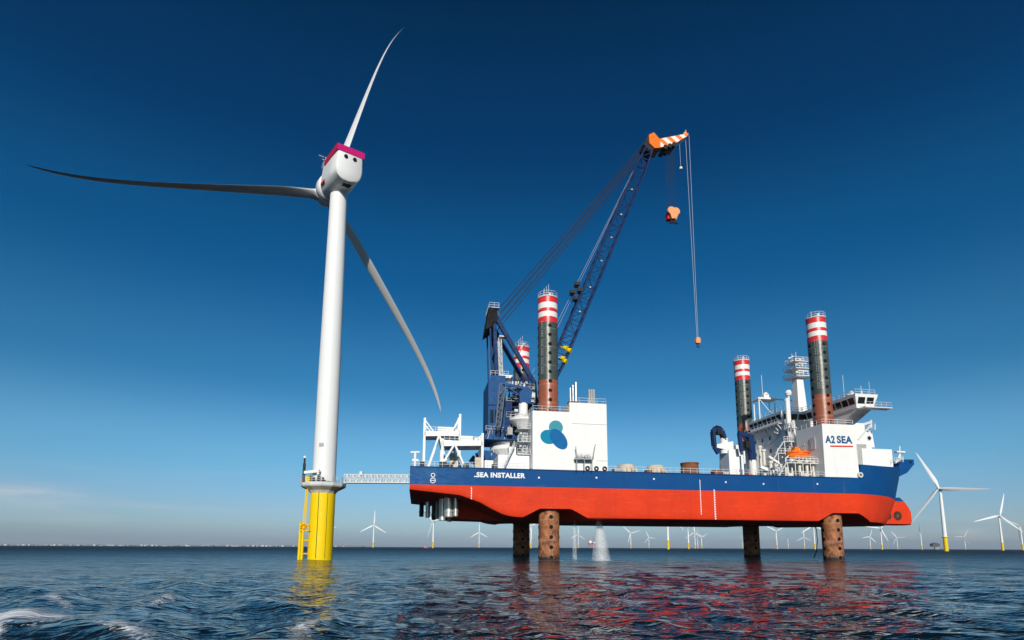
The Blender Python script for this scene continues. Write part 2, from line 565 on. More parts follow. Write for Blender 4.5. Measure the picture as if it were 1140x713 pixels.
# ------------------------------------------------------------------ the sea: one sheet to the horizon, real waves near the viewer
def build_sea():
    a_f = np.linspace(-R(58), R(58), 760)
    a_b = np.linspace(R(58), R(302), 90)[1:-1]
    ang = np.concatenate([a_f, a_b])
    r = [2.2]
    while r[-1] < 15000:
        x = r[-1]
        r.append(x * (1.0085 if x < 500 else (1.02 if x < 2500 else 1.12)))
    rad = np.array(r)
    RR, AA = np.meshgrid(rad, ang, indexing='ij')
    X, Y = RR * np.sin(AA), RR * np.cos(AA)
    Z = np.zeros_like(X)
    DX, DY = np.zeros_like(X), np.zeros_like(X)
    J = np.zeros_like(X)
    dr = np.maximum(np.gradient(rad)[:, None], RR * (a_f[1] - a_f[0]))
    wind = R(205)
    for i in range(80):
        lam = .55 * (17.0 / .55) ** (i / 79) * rng.uniform(.92, 1.08)
        k = 2 * PI / lam
        th = wind + rng.normal(0, .55)
        amp = .0060 * lam ** .97 * rng.uniform(.5, 1.1) * (.95 if lam < 2.5 else (.55 if lam < 5 else .24))
        ph = rng.uniform(0, 2 * PI)
        fade = np.clip((lam / dr - 2.2) / 3, 0, 1)
        p = k * (X * math.cos(th) + Y * math.sin(th)) + ph
        cs, sn = np.cos(p), np.sin(p)
        Z += amp * fade * cs
        DX -= .85 * amp * fade * sn * math.cos(th)
        DY -= .85 * amp * fade * sn * math.sin(th)
        J += amp * fade * k * cs
    # the wake of the boat the viewer stands on: steep ridges fanning away to the left
    wake = np.zeros_like(X)
    for (x0, y0, x1, y1, wd_, hh) in ((-9.0, 14, -34, 58, 1.3, .34), (-13.5, 17, -44, 52, 1.4, .30), (-16.5, 19, -52, 46, 1.2, .30),
                                     (-6.0, 16, -19, 48, 1.2, .26), (-21, 21, -60, 44, 1.1, .2)):
        ln = math.hypot(x1 - x0, y1 - y0)
        ux, uy = (x1 - x0) / ln, (y1 - y0) / ln
        t = ((X - x0) * ux + (Y - y0) * uy) / ln
        d = -(X - x0) * uy + (Y - y0) * ux + 1.1 * np.sin(t * 9 + x0) + .5 * np.sin(t * 23 + y0)
        env = np.clip((t + .35) / .2, 0, 1) * np.clip((1.05 - t) / .5, 0, 1) * (.55 + .45 * np.sin(t * 13 + x0 * 2) ** 2)
        ridge = np.exp(-(d / wd_) ** 2) * env
        Z += hh * ridge - .12 * np.exp(-((d - 2.2) / 1.8) ** 2) * env
        wake = np.maximum(wake, np.exp(-((d + .2) / (wd_ * .42)) ** 2) * env * np.clip((.85 - t) / .5, 0, 1))
    # churned water close on the left
    churn = np.exp(-(((X + 19.5) / 5.2) ** 2 + ((Y - 20) / 5.0) ** 2)) * .55 + np.exp(-(((X + 15) / 3.0) ** 2 + ((Y - 18.2) / 1.6) ** 2)) * .7
    crest = np.clip((J - .62) / .35, 0, 1) * np.clip((140 - RR) / 100, 0, 1) * .5
    # broken water round the legs, the tower and under the discharge
    ring = np.zeros_like(X)
    spots = [(OX + AX * a_ + BX * b_, r_) for a_, b_, r_ in ((0, 0, 2.6), (0, 32, 2.6), (65.36, 0, 2.6), (65.36, 32, 2.6))]
    spots += [(Vector((-38.4, 116.7, 0)), 2.8), (OX + AX * 12.2 + BX * 3, 2.0)]
    for c, r_ in spots:
        d = np.hypot(X - c.x, Y - c.y)
        ring = np.maximum(ring, np.exp(-((d - r_) / 1.0) ** 2) * .62)
    jp = OX + AX * 12.2 + BX * 2.4
    ring = np.maximum(ring, .95 * np.exp(-(np.hypot(X - jp.x, (Y - jp.y) * .7) / 2.9) ** 2))
    patch = np.clip(np.sin(X * .11 + 1.3) * np.sin(Y * .23 + X * .03) - .55, 0, 1) * np.clip((RR - 70) / 30, 0, 1) * np.clip((135 - RR) / 30, 0, 1) * .9
    foam = np.clip(np.maximum.reduce([wake * .72, churn, crest, ring, patch]), 0, 1)
    X = X + DX
    Y = Y + DY
    nr, na = X.shape
    co = np.stack([X, Y, Z], -1).reshape(-1, 3)
    idx = np.arange(nr * na).reshape(nr, na)
    nxt = np.roll(idx, -1, axis=1)
    q = np.stack([idx[:-1], idx[1:], nxt[1:], nxt[:-1]], -1).reshape(-1, 4)[:, ::-1]
    co = np.concatenate([co, [[0, 0, 0]]])
    tri = np.stack([idx[0], nxt[0], np.full(na, nr * na)], -1)[:, ::-1]
    me = bpy.data.meshes.new('sea')
    me.vertices.add(len(co))
    me.vertices.foreach_set('co', co.astype(np.float32).ravel())
    nl = q.size + tri.size
    me.loops.add(nl)
    me.loops.foreach_set('vertex_index', np.concatenate([q.ravel(), tri.ravel()]).astype(np.int32))
    me.polygons.add(len(q) + len(tri))
    st = np.concatenate([np.arange(len(q)) * 4, q.size + np.arange(len(tri)) * 3]).astype(np.int32)
    me.polygons.foreach_set('loop_start', st)
    me.update(calc_edges=True)
    me.validate()
    at = me.attributes.new('foam', 'FLOAT', 'POINT')
    at.data.foreach_set('value', np.concatenate([foam.ravel(), [0]]).astype(np.float32))
    me.materials.append(sea_mat())
    me.shade_smooth()
    o = link('sea', me)
    if me.polygons[0].normal.z < 0:
        me.flip_normals()
    tag(o, kind='structure')
build_sea()

# low coast far away on the left with a pale town strung along it
cb = MB()
xs = np.linspace(-9300, -2300, 120)
for i in range(len(xs) - 1):
    cb.box((xs[i], 9000, -2), (xs[i + 1], 9080, 9 + 7 * abs(math.sin(i * .37)) + rng.uniform(0, 4)))
tag(cb.build('coastline', paint('coast_land', (.14, .15, .15), .9, 0, 0), angle=0), kind='structure')
tb = MB()
for i in range(150):
    x = -8950 + 6500 * rng.beta(2.2, 1.5) if i % 5 else rng.uniform(-9000, -8350)
    tb.box((x, 8950, 0), (x + rng.uniform(12, 45), 8970, rng.uniform(9, 24)))
tag(tb.build('distant_town', paint('town_render', (.55, .54, .52), .8, 0, 0), angle=0),
    'pale strip of far buildings along the coast on the horizon', 'town', kind='stuff')

# the air: a closed box of thin even haze round everything
def build_haze():
    b = MB()
    b.box((-15600, -15600, -9), (15600, 15600, 150))
    m = bpy.data.materials.new('haze_air')
    m.use_nodes = True
    nt = m.node_tree
    nt.nodes.clear()
    o_ = N(nt, 'ShaderNodeOutputMaterial')
    v = N(nt, 'ShaderNodeVolumePrincipled')
    v.inputs['Color'].default_value = (.80, .88, 1, 1)
    v.inputs['Density'].default_value = HAZE
    v.inputs['Anisotropy'].default_value = 0.0
    L(nt, v.outputs[0], o_.inputs['Volume'])
    tag(b.build('haze', m, None, 0), kind='stuff')
HAZE = .000035
build_haze()

# ------------------------------------------------------------------ the installation vessel
ship = empty('installation_vessel', OX, YAW)
tag(ship, 'red and blue jack-up vessel raised above the sea on four striped legs', 'vessel')

BR = 19.2
def zbot(s):
    xs = [-28.7, -18.8, -16.6, -14.6, -12.55, -10.1, -8.6, -6.8, 0]
    zs = [13.66, 12.71, 11.97, 11.28, 10.14, 9.0, 8.65, 8.48, 8.45]
    return float(np.interp(s, xs, zs))
def build_hull():
    ST0 = 68.0
    st = [(-28.65 + i, None) for i in np.linspace(0, 28.65, 40)] + [(i, None) for i in np.linspace(4, ST0, 14)]
    tb_ = [.06, .1116, .1118, .2, .3, .4, .5, .6, .7, .78, .85, .9, .94, .97, .99, 1.0]
    st += [(None, t) for t in tb_]
    def s1(z):
        return float(np.interp(z, [8.4, 9.5, 11.5, 14.75, 18.4, 21.4, 25, 26.5], [93.0, 93.9, 95.2, 97.0, 98.2, 99.2, 99.7, 100.2]))
    rings = []
    for s, t in st:
        if t is None:
            zb, zt = zbot(s), 18.4
        else:
            zb = 8.45
            zt = 18.4 if t < .1117 else 21.5 + 3.3 * ((t - .1118) / .8882) ** 2.4
        zl = [zb, zb + .15, zb + .6]
        zl += [float(np.interp(f, [0, 1], [zb + .6, zt])) for f in (.12, .25, .38, .5, .62, .75, .88, 1.0)]
        near, far = [], []
        for j, z in enumerate(zl):
            inset = (.75, .22, 0)[j] if j < 3 else 0
            if t is None:
                x, hb = s, BR - inset
            else:
                x = ST0 + t * (s1(z) - ST0)
                flare = 1.0
                hb = max(.06, BR * (1 - t ** 1.85) * (1 - .03 * (1 - min(1, (z - 8.45) / 6)) * min(1, t / .6) ** 2) - inset * (1 - t))
            near.append((x, 16 - hb, z))
            far.append((x, 16 + hb, z))
        rings.append(near + far[::-1])
    b = MB()
    b.loft(rings)
    h = b.build('hull', M['hull'], ship, 32)
    # recesses that take the spud cans, cut out of the bottom round each leg
    for k, (a_, w_) in enumerate(((0, 0), (0, 32), (65.36, 0), (65.36, 32))):
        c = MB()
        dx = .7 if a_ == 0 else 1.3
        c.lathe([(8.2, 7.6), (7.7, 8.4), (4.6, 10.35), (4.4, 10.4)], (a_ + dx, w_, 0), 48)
        co = c.build('cutter', M['well'], ship)  # cut faces take the dark colour that stands in for shade
        bpy.context.view_layer.update()
        md = h.modifiers.new('cut', 'BOOLEAN')
        md.operation = 'DIFFERENCE'
        md.solver = 'EXACT'
        md.object = co
        dg = bpy.context.evaluated_depsgraph_get()
        me = bpy.data.meshes.new_from_object(h.evaluated_get(dg))
        h.modifiers.clear()
        h.data = me
        bpy.data.objects.remove(co)
    h.data.set_sharp_from_angle(angle=R(32))
    return h
hull = build_hull()
# centre skeg under the stern, with a cut-up after end
b = MB()
pts = [(-19.4, 8.75), (-4, 8.45), (-4, 9.2), (-11, 11.5), (-17, 13.2), (-19.2, 13.4)]
b.prism(pts, 10.5, 21.5)
b.build('skeg', M['hull'], ship)
# flared anchor platform at the stem and the bulb with its tunnels
b = MB()
b.loft([[(97.6, 14.2, 21.4), (97.6, 18.0, 21.4), (97.8, 18.0, 24.9), (97.8, 14.2, 24.9)],
        [(99.8, 14.0, 22.4), (99.8, 18.2, 22.4), (99.8, 18.2, 26.0), (99.8, 14.0, 26.0)],
        [(102.6, 14.4, 24.8), (102.6, 17.8, 24.8), (102.6, 17.8, 26.1), (102.6, 14.4, 26.1)]])
b.build('anchor_platform', M['hull'], ship)
b = MB()
for wy in (15.0,):
    b.tube((101.3, 14.05, 25.3), (101.3, 14.3, 25.3), .3, 12)
b.build('hawse_hole', M['black'], ship)
b = MB()
prof = [(86, 8.7), (99.3, 8.7), (99.65, 9.6), (99.6, 12.0), (99.0, 13.3), (97.9, 14.75), (96.6, 15.9), (86, 15.0)]
rings = []
for w_, sc in ((13.2, .93), (13.8, .985), (16, 1.0), (18.2, .985), (18.8, .93)):
    rings.append([(92 + (x - 92) * sc, w_, 12 + (z - 12) * sc) for x, z in prof])
b.loft(rings)
bulb = b.build('bulbous_bow', M['hull'], ship, 50)
for tx, tz, rr, ww in [(*on(px, 574.5, 13.15), rr, 13.15) for px, rr in ((999.3, 1.2), (988.3, 1.05))]:
    b = MB()
    b.lathe([(rr, 0), (rr + .16, 0), (rr + .16, .3), (rr, .3)], (tx, ww - .03, tz), 28, 'y', cap=False)
    o = b.build('thruster_tunnel', M['redp'], ship)
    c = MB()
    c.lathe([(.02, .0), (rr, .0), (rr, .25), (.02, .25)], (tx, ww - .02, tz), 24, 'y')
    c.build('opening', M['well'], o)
    g = MB()
    for k in range(4):
        an = PI / 4 * k
        g.tube((tx - rr * math.cos(an), ww - .06, tz - rr * math.sin(an)), (tx + rr * math.cos(an), ww - .06, tz + rr * math.sin(an)), .06, 5)
    g.lathe([(.02, -.1), (.3, -.1), (.3, 0), (.02, 0)], (tx, ww, tz), 12, 'y')
    g.build('grille', M['rust'], o)

# thruster struts hanging below the stern
for px, y0, y1, w_, rr, mk in ((469.5, 561, 575.5, 26, .55, 'dark'), (476.5, 561, 576.5, 22, .55, 'steel'), (483, 566, 579, 19, .5, 'dark'), (487, 566, 578, 16, .45, 'grey'),
                               (493, 558, 580, 9, .75, 'steel'), (500, 556, 576, 5, 1.0, 'steel'), (500.5, 572, 581, 12, .5, 'lgrey'), (507.5, 560, 575, 4, .5, 'steel'), (496.5, 566, 580, 20, .9, 'dark')):
    p, q = P3(px, y0, w_), P3(px, y1, w_)
    b = MB()
    b.lathe([(rr, q.z + .15), (rr * .9, q.z), (rr * .9, q.z - .02)], (p.x, w_, 0), 20)
    b.lathe([(rr, q.z + .15), (rr, 13.6)], (p.x, w_, 0), 20)
    b.lathe([(rr + .12, q.z + 1.0), (rr + .12, q.z + 1.25)], (p.x, w_, 0), 20)
    b.build('thruster_strut', M[mk], ship)

# name, marks and scale lines on the hull
def text(body, s0, z0, s1, h, w, mat, name, parent, shear=0.0, bold=.02, slant=None):
    cu = bpy.data.curves.new(name, 'FONT')
    cu.body = body
    cu.extrude = .02
    cu.offset = bold
    cu.space_character = 1.08
    o = bpy.data.objects.new(name, cu)
    COL.objects.link(o)
    dg = bpy.context.evaluated_depsgraph_get()
    me = bpy.data.meshes.new_from_object(o.evaluated_get(dg))
    bpy.data.objects.remove(o)
    co = np.array([v.co for v in me.vertices])
    lo, hi = co.min(0), co.max(0)
    for v in me.vertices:
        fx, fy = (v.co.x - lo[0]) / (hi[0] - lo[0]), (v.co.y - lo[1]) / (hi[1] - lo[1])
        v.co = (s0 + fx * (s1 - s0), w - .02 - (v.co.z - lo[2]), z0 + fy * h)
    me.materials.clear()
    me.materials.append(mat)
    me.update()
    return link(name, me, parent)
text('SEA INSTALLER', -15.5, 16.45, -5.6, 1.05, -3.2, M['letterwhite'], 'lettering', hull, bold=.042)
b = MB()
b.box((-16.0, -3.24, 16.5), (-15.3, -3.21, 16.7))
b.build('name_mark', M['letterwhite'], hull)
b = MB()
a_, z_ = on(482, 532, -3.2)
b.lathe([(.42, -.02), (.55, -.02), (.55, .01), (.42, .01)], (a_, -3.22, z_ - .55), 20, 'y', cap=False)
b.lathe([(.30, -.02), (.43, -.02), (.43, .01), (.30, .01)], (a_, -3.22, z_ + .5), 20, 'y', cap=False)
b.bar((a_ - .4, -3.23, z_ - .55), (a_ + .4, -3.23, z_ - .55), .02, .12)
b.build('thruster_mark', M['letterwhite'], hull)
for px, y0, y1, wd_ in ((795, 543, 578.5, .15), (779, 532, 573, .09), (525, 541, 556, .09)):
    a0, z0 = on(px, y0, -3.2)
    a1, z1 = on(px, y1, -3.2)
    b = MB()
    comb = [(a0 - wd_, z1)]
    k = int((z0 - z1) / .5)
    for i in range(k):
        zz = z1 + i * .5
        comb += [(a0 + wd_, zz), (a0 + wd_, zz + .3), (a0 - wd_ + .05, zz + .3), (a0 - wd_ + .05, zz + .5)]
    comb.append((a0 - wd_, z1 + k * .5))
    b.prism(comb, -3.23, -3.205)
    b.build('draft_lettering', M['letterwhite'], hull)
for px, py in ((728, 533.5), (808, 537), (664, 532), (850, 539), (910, 539), (600, 532)):
    a_, z_ = on(px, py, -3.2)
    b = MB()
    b.lathe([(.02, -.03), (.2, -.03), (.2, 0)], (a_, -3.2, z_), 12, 'y')
    b.build('hull_fitting', M['letterwhite'], hull)
# a rubbing pipe standing out along the sheer
b = MB()
b.bar((-28.6, -3.25, 18.3), (68, -3.25, 18.3), .14, .18)
b.build('sheer_strake', M['blue'], hull)

# legs
b = MB()
b.lathe([(2.14, -14), (2.14, 10), (2.14, 20), (2.14, 30), (2.14, 40), (2.14, 50), (2.14, 56.6)], n=56)
for k in range(4):                       # pin holes with rims, part of the leg's own mesh
    an = -PI / 2 + k * PI / 2
    c = Vector((math.cos(an), math.sin(an), 0))
    for z in np.arange(.6, 50, 2.05):
        b.cur = 1
        b.tube(c * 1.9 + Vector((0, 0, z)), c * 2.19 + Vector((0, 0, z)), .36, 12)
        b.cur = 2
        b.tube(c * 1.9 + Vector((0, 0, z)), c * 2.165 + Vector((0, 0, z)), .42, 12)
b.cur = 3
for z in np.arange(39.2, 50, 2.05):      # painted height marks
    for dz in (0, .55, 1.1):
        for q in range(2):
            a2 = -PI / 2 - .75 - q * .18
            c = Vector((math.cos(a2), math.sin(a2), 0)) * 2.15 + Vector((0, 0, z + dz))
            b.bar(c, c + Vector((0, 0, .35)), .12, .04)
lm = b.mesh('leg', [M['leg'], M['black'], M['dark'], M['lgrey']], 40)
tr = MB()
tr.lathe([(2.25, 56.5), (2.25, 56.75), (.05, 56.75)], n=40)
for k in range(14):
    a0, a1 = 2 * PI * k / 14, 2 * PI * (k + 1) / 14
    p, q = Vector((2.1 * math.cos(a0), 2.1 * math.sin(a0), 56.7)), Vector((2.1 * math.cos(a1), 2.1 * math.sin(a1), 56.7))
    tr.rail([p, q], 1.1, 3, .05)
tr.tube((.4, -.4, 56.7), (.4, -.4, 58.0), .3, 8)
tr.tube((-.8, .3, 56.7), (-.8, .3, 58.7), .06, 5)
tr.tube((1.2, .5, 56.7), (1.2, .5, 58.4), .09, 5)
trm = tr.mesh('guard_rail', M['lgrey'])
for i, (a_, w_) in enumerate(((0, 0), (0, 32), (65.36, 0), (65.36, 32))):
    lg = link('leg', lm, ship)
    lg.location = (a_, w_, 0)
    lg.rotation_euler.z = 0
    link('guard_rail', trm, lg)
    if i < 2:
        b = MB()
        for k in range(3):
            b.tube((.5 * k - .6, .7, 56.7), (.5 * k - .6, .7, 59.5 + k * .5), .05, 5)
        b.build('aerial', M['lgrey'], lg)

# jacking houses round the legs
def house(poly, w0, w1, name='jack_house', mat='plated'):
    b = MB()
    b.prism(poly, w0, w1)
    return b.build(name, M[mat], ship, 0)
jh = house([(-4.0, 18.2), (12.0, 18.2), (12.0, 32.8), (3.9, 32.8), (3.9, 30.7), (-4.0, 30.7)], -2.9, 6.5)
b = MB()
b.rail([(-3.9, -2.8, 30.7), (3.8, -2.8, 30.7)], 1.1)
b.rail([(-3.9, -2.8, 30.7), (-3.9, 6, 30.7)], 1.1)
b.rail([(4.1, -2.8, 32.8), (11.9, -2.8, 32.8), (11.9, 6, 32.8)], 1.1)
b.build('guard_rail', M['lgrey'], jh)
b = MB()
a0, z0 = on(637, 471.5, -2.9)
b.bar((a0, -2.94, z0), (12, -2.94, z0), .10, .12)
b.build('ledge', M['lgrey'], jh)
b = MB()
a0, z0 = on(664, 513, -2.9)
b.bar((a0, -2.94, z0), (12, -2.94, z0), .10, .12)
b.build('ledge', M['lgrey'], jh)
# three overlapping ovals on the white wall
def ovals(name, cx, cz, ra, rb_, rot, mat, dep):
    n = 40
    pl = []
    for i in range(n):
        t = 2 * PI * i / n
        x, z = ra * math.cos(t), rb_ * math.sin(t)
        pl.append((cx + x * math.cos(rot) - z * math.sin(rot), cz + x * math.sin(rot) + z * math.cos(rot)))
    b = MB()
    b.prism(pl, -2.9 - dep, -2.88)
    return b.build(name, M[mat], jh, 0)
ovals('emblem', .95, 27.3, 1.5, 1.5, 0, 'logo_light', .02)
ovals('emblem', -.62, 25.25, 1.75, 1.5, R(-12), 'logo_mid', .03)
ovals('emblem', 1.5, 24.85, 2.45, 1.5, R(-52), 'logo_dark', .04)
# exhaust pipes on the roof
for px, py, w_, rr in ((634.8, 432, 1.0, .2), (637.8, 429, 1.4, .2), (641, 426, 1.8, .3), (656, 434, .6, .26), (658.5, 434, 1.0, .26), (661, 434, 1.4, .26)):
    p = P3(px, py, w_)
    b = MB()
    b.tube((p.x, w_, 32.7), (p.x, w_, p.z), rr, 12)
    b.tube((p.x, w_, 32.7), (p.x, w_, 34.2), rr + .22, 12)
    b.build('exhaust_pipe', M['steel'] if px < 650 else M['grey'], jh)
b = MB()
b.box((4.8, .4, 32.7), (6.9, 2.4, 34.0))
b.build('exhaust_casing', M['rust'], jh)
b = MB()
b.box((8.7, .2, 32.7), (11.0, 1.8, 33.7))
b.build('exhaust_casing', M['rust'], jh)
# davit shelf with life rafts low on the wall
a0, z0 = on(640, 511, -4)
a1, z1 = on(660, 511, -4)
b = MB()
b.box((a0, -4.6, z0 - .15), (a1, -2.85, z0))
b.rail([(a0, -4.5, z0), (a1, -4.5, z0)], 1.0, 1.0)
for x in (a0 + .3, (a0 + a1) / 2, a1 - .3):
    b.tube((x, -4.4, 18.2), (x, -4.4, z0), .08, 6)
b.tube((a1, -4.0, z0), (a1 + .6, -4.0, z0 + 3.2), .09, 6)
b.tube((a0 + .5, -4.0, z0), (a0 + .2, -4.0, z0 + 2.6), .09, 6)
b.build('raft_shelf', M['grey'], jh)
for i in range(2):
    c = MB()
    x = a0 + 1.3 + i * 1.5
    c.lathe([(.2, -.62), (.42, -.6), (.48, 0), (.42, .6), (.2, .62)], (x, -3.7, z0 + .5), 16, 'x')
    c.lathe([(.5, -.05), (.5, .05)], (x, -3.7, z0 + .5), 16, 'x')
    o = c.build('life_raft_canister', M['lgrey'])
    o.parent = None
    o.matrix_world = ship.matrix_world
    o.location, o.rotation_euler = OX, (0, 0, YAW)
    tag(o, ('left' if i == 0 else 'right') + ' of two pale life raft drums on the shelf of the white wall', 'life raft', 'life rafts on the shelf')
jf = MB()
jf.box((-4, 26.5, 18.2), (10, 34.9, 30.6))
jf.build('jack_house', M['plated'], ship, 0)

fh = house([(62.5, 18.2), (71.1, 18.2), (70.9, 30.55), (62.65, 30.55)], -2.9, 6.2)
b = MB()
b.rail([(62.8, 6, 30.55), (62.8, -2.7, 30.55), (70.7, -2.7, 30.55)], 1.1)
b.build('guard_rail', M['white'], fh)
text('A2', 63.15, 26.1, 65.6, 1.75, -2.9, M['letter'], 'lettering', fh, bold=.038)
text('SEA', 66.1, 26.15, 70.0, 1.75, -2.9, M['letter'], 'lettering', fh, bold=.038)
b = MB()
b.prism([(64.3, 25.25), (70.1, 25.38), (70.1, 25.72), (64.3, 25.6)], -2.94, -2.89)
b.build('underline', M['redp'], fh, 0)
b = MB()
b.box((62.42, -.5, 25.2), (62.52, 1.0, 28.0))
b.build('door', M['lgrey'], fh)
b = MB()
b.box((58.5, 25.8, 18.2), (69, 34.9, 30.6))
b.build('jack_house', M['plated'], ship, 0)

# accommodation block, bridge across the ship, masts
acc = MB()
acc.box((64.0, 9.0, 18.2), (84, 27.5, 34.0))
acc = acc.build('accommodation_block', M['plated'], ship, 0)
wm = MB()
wm.box((-.05, -.33, -.5), (.04, .33, .5))
wm = wm.mesh('window', M['glass'], 0)
for w_, z_ in [(w, z) for z in (31.3, 27.9, 24.6, 21.4) for w in (11.7, 15.2, 18.6, 22.0)] + [(25.2, 31.3), (25.2, 27.9)]:
    o = link('window', wm, acc)
    o.location = (63.98, w_, z_)
for z in (22.8, 26.2, 29.6):
    b = MB()
    b.bar((63.96, 9.2, z), (63.96, 27.4, z), .08, .10)
    b.build('deck_line', M['lgrey'], acc)
b = MB()
b.bar((63.8, 14.5, 31.0), (63.8, 19.5, 29.8), .3, .5)
b.lathe([(.02, -.5), (.35, -.35), (.5, 0), (.35, .35), (.02, .5)], (63.5, 14.5, 31.9), 12)
b.build('lamp_bracket', M['lgrey'], acc)
# stair tower at the near corner
b = MB()
c0 = Vector((63.2, 9.6, 18.2))
b.tube(c0, c0 + Vector((0, 0, 21.5)), .45, 10)
b.tube(c0 + Vector((.2, -1.8, 0)), c0 + Vector((.2, -1.8, 15.5)), .12, 6)
b.lattice(c0 + Vector((.1, -1, 0)), c0 + Vector((.1, -1, 15)), 1.2, 1.2, 1.0, 1.0, 9, (1, 0, 0), .07, .05)
for z in (3.4, 6.8, 10.2, 13.6):
    b.box((62.6, 7.5, 18.2 + z), (64, 10.4, 18.35 + z))
    b.rail([(62.6, 7.5, 18.35 + z), (62.6, 10.4, 18.35 + z)], 1.0, .8)
b.build('stair_tower', M['white'], ship)

def bridge_box(s0, s1, w0, w1, z0, z1, nm, slant=.5):
    """wheelhouse with outward-raked window band"""
    b = MB()
    def ring(z, e):
        return [(s0 - e, w0 - e, z), (s1 + e, w0 - e, z), (s1 + e, w1 + e, z), (s0 - e, w1 + e, z)]
    zm0, zm1 = z0 + (z1 - z0) * .30, z0 + (z1 - z0) * .78
    b.loft([ring(z0, 0), ring(zm0, .1), ring(zm1, slant), ring(z1, slant + .15), ring(z1 + .001, slant + .15)])
    o = b.build(nm, M['white'], ship, 0)
    def pane(p0, p1, fr=.12):
        # p0,p1: corners along the wall at lower and upper band edge
        pass
    edges = [((s0, w0), (s1, w0), (0, -1)), ((s1, w1), (s0, w1), (0, 1)), ((s0, w1), (s0, w0), (-1, 0)), ((s1, w0), (s1, w1), (1, 0))]
    for (a, c, nrm) in edges:
        ln = math.hypot(c[0] - a[0], c[1] - a[1])
        k = max(2, int(round(ln / 2.0)))
        for i in range(k):
            f0, f1 = (i + .10) / k, (i + .90) / k
            vs = []
            for off in (.03, -.05):
                for zf, e in ((.02, .1), (.98, slant)):
                    zz = zm0 + (zm1 - zm0) * zf
                    for f in ((f0, f1) if zf < .5 else (f1, f0)):
                        vs.append((a[0] + (c[0] - a[0]) * f + nrm[0] * (e + off), a[1] + (c[1] - a[1]) * f + nrm[1] * (e + off), zz))
            g = MB()
            g.add(vs, [(0, 1, 2, 3), (7, 6, 5, 4), (0, 4, 5, 1), (1, 5, 6, 2), (2, 6, 7, 3), (3, 7, 4, 0)])
            g.build('window', M['glass'], o, 0)
    return o
br = bridge_box(69.6, 74.0, -5.5, 37.0, 33.9, 37.0, 'bridge', .55)
b = MB()      # sloping underside and supports of the near wing
b.prism([(-5.6, 33.88), (8, 33.88), (8, 30.7), (2.0, 30.7)], 69.9, 73.6, 'yz')
b.build('wing_underside', M['white'], ship, 0)
b = MB()
b.box((70.2, -7.4, 33.6), (77.0, -5.4, 33.85))
b.rail([(70.2, -7.3, 33.85), (77.0, -7.3, 33.85), (77.0, -5.4, 33.85)], 1.1, 1.2)
b.build('wing_walkway', M['lgrey'], ship)
b = MB()
b.rail([(74.3, -5.8, 37.05), (69.2, -5.8, 37.05), (69.2, 37, 37.05)], 1.1, 1.6, .05)
b.tube((72.0, -4.5, 37), (72.0, -4.5, 39.4), .07, 5)
b.tube((72.6, -3.8, 37), (72.6, -3.8, 38.4), .28, 8)
b.tube((71.0, -1.5, 37), (71.0, -1.5, 38.2), .3, 8)
b.tube((74.2, -4.5, 37), (74.2, -4.5, 40.5), .05, 5)
b.lathe([(.05, 37.0), (.45, 37.3), (.55, 37.9), (.3, 38.4), (.05, 38.5)], (70.6, -3.2, 0), 12)
b.build('guard_rail', M['lgrey'], br)
b = MB()
p = P3(938, 418, 4)
b.tube((p.x, 4, 37), (p.x, 4, p.z), .06, 5)
b.build('whip_aerial', M['lgrey'], br)
lk = bridge_box(63.3, 69.6, 12.0, 26.0, 34.05, 36.9, 'lookout_house', .5)
# the plated walkway with brackets below the lookout windows
b = MB()
for w_ in np.arange(12.5, 26.5, 1.55):
    b.bar((64.0, w_, 31.6), (62.2, w_, 33.6), .12, .22)
    b.bar((62.2, w_, 33.7), (64.2, w_, 33.7), .12, .2)
b.box((62.1, 12, 33.75), (64.2, 27, 33.95))
b.rail([(62.1, 12, 33.95), (62.1, 27, 33.95)], 1.1, 1.5)
b.build('bracket_walkway', M['lgrey'], ship)
b = MB()
b.rail([(62.9, 11.8, 37.0), (62.9, 26.5, 37.0), (69, 26.5, 37.0)], 1.1, 1.5, .05)
b.rail([(62.9, 11.8, 37.0), (69, 11.8, 37.0)], 1.1, 1.5, .05)
b.build('guard_rail', M['lgrey'], lk)

# main radar mast
mst = MB()
mst.loft([[(70.3, 15, 36.8), (72.9, 15, 36.8), (72.9, 17.6, 36.8), (70.3, 17.6, 36.8)], [(70.6, 15.3, 47.2), (72.4, 15.3, 47.2), (72.4, 17.2, 47.2), (70.6, 17.2, 47.2)]])
for z, e in ((47.2, 1.3), (49.3, 1.1), (51.3, .8)):
    mst.box((70.3 - e, 15 - e, z), (72.7 + e, 17.4 + e, z + .18))
    mst.rail([(70.3 - e, 15 - e, z + .18), (72.7 + e, 15 - e, z + .18), (72.7 + e, 17.4 + e, z + .18), (70.3 - e, 17.4 + e, z + .18), (70.3 - e, 15 - e, z + .18)], 1.0, 1.2, .05)
mst.lattice((71.5, 16.2, 47.2), (71.5, 16.2, 52.4), 2.2, 1.4, 2.2, 1.4, 4, (1, 0, 0), .14, .09)
for dx, dy, t in ((-1.8, -.6, 2.4), (1.9, .4, 1.9), (0, 0, 3.2), (-.9, 1.2, 1.6), (1.2, -1.1, 1.5)):
    mst.tube((71.5 + dx * .9, 16.2 + dy, 51.3), (71.5 + dx * .9, 16.2 + dy, 51.3 + t), .06, 5)
mst.bar((69.2, 16.2, 52.6), (70.9, 16.2, 53.3), .12, .25)
mst = mst.build('radar_mast', M['white'], ship)
for z, ll in ((48.6, 3.0), (50.6, 2.4)):
    b = MB()
    b.bar((71.5 - ll / 2, 13.9, z), (71.5 + ll / 2, 13.9, z), .25, .3)
    b.tube((71.5, 13.9, z - 1.0), (71.5, 13.9, z), .2, 8)
    b.build('radar_scanner', M['lgrey'], mst)
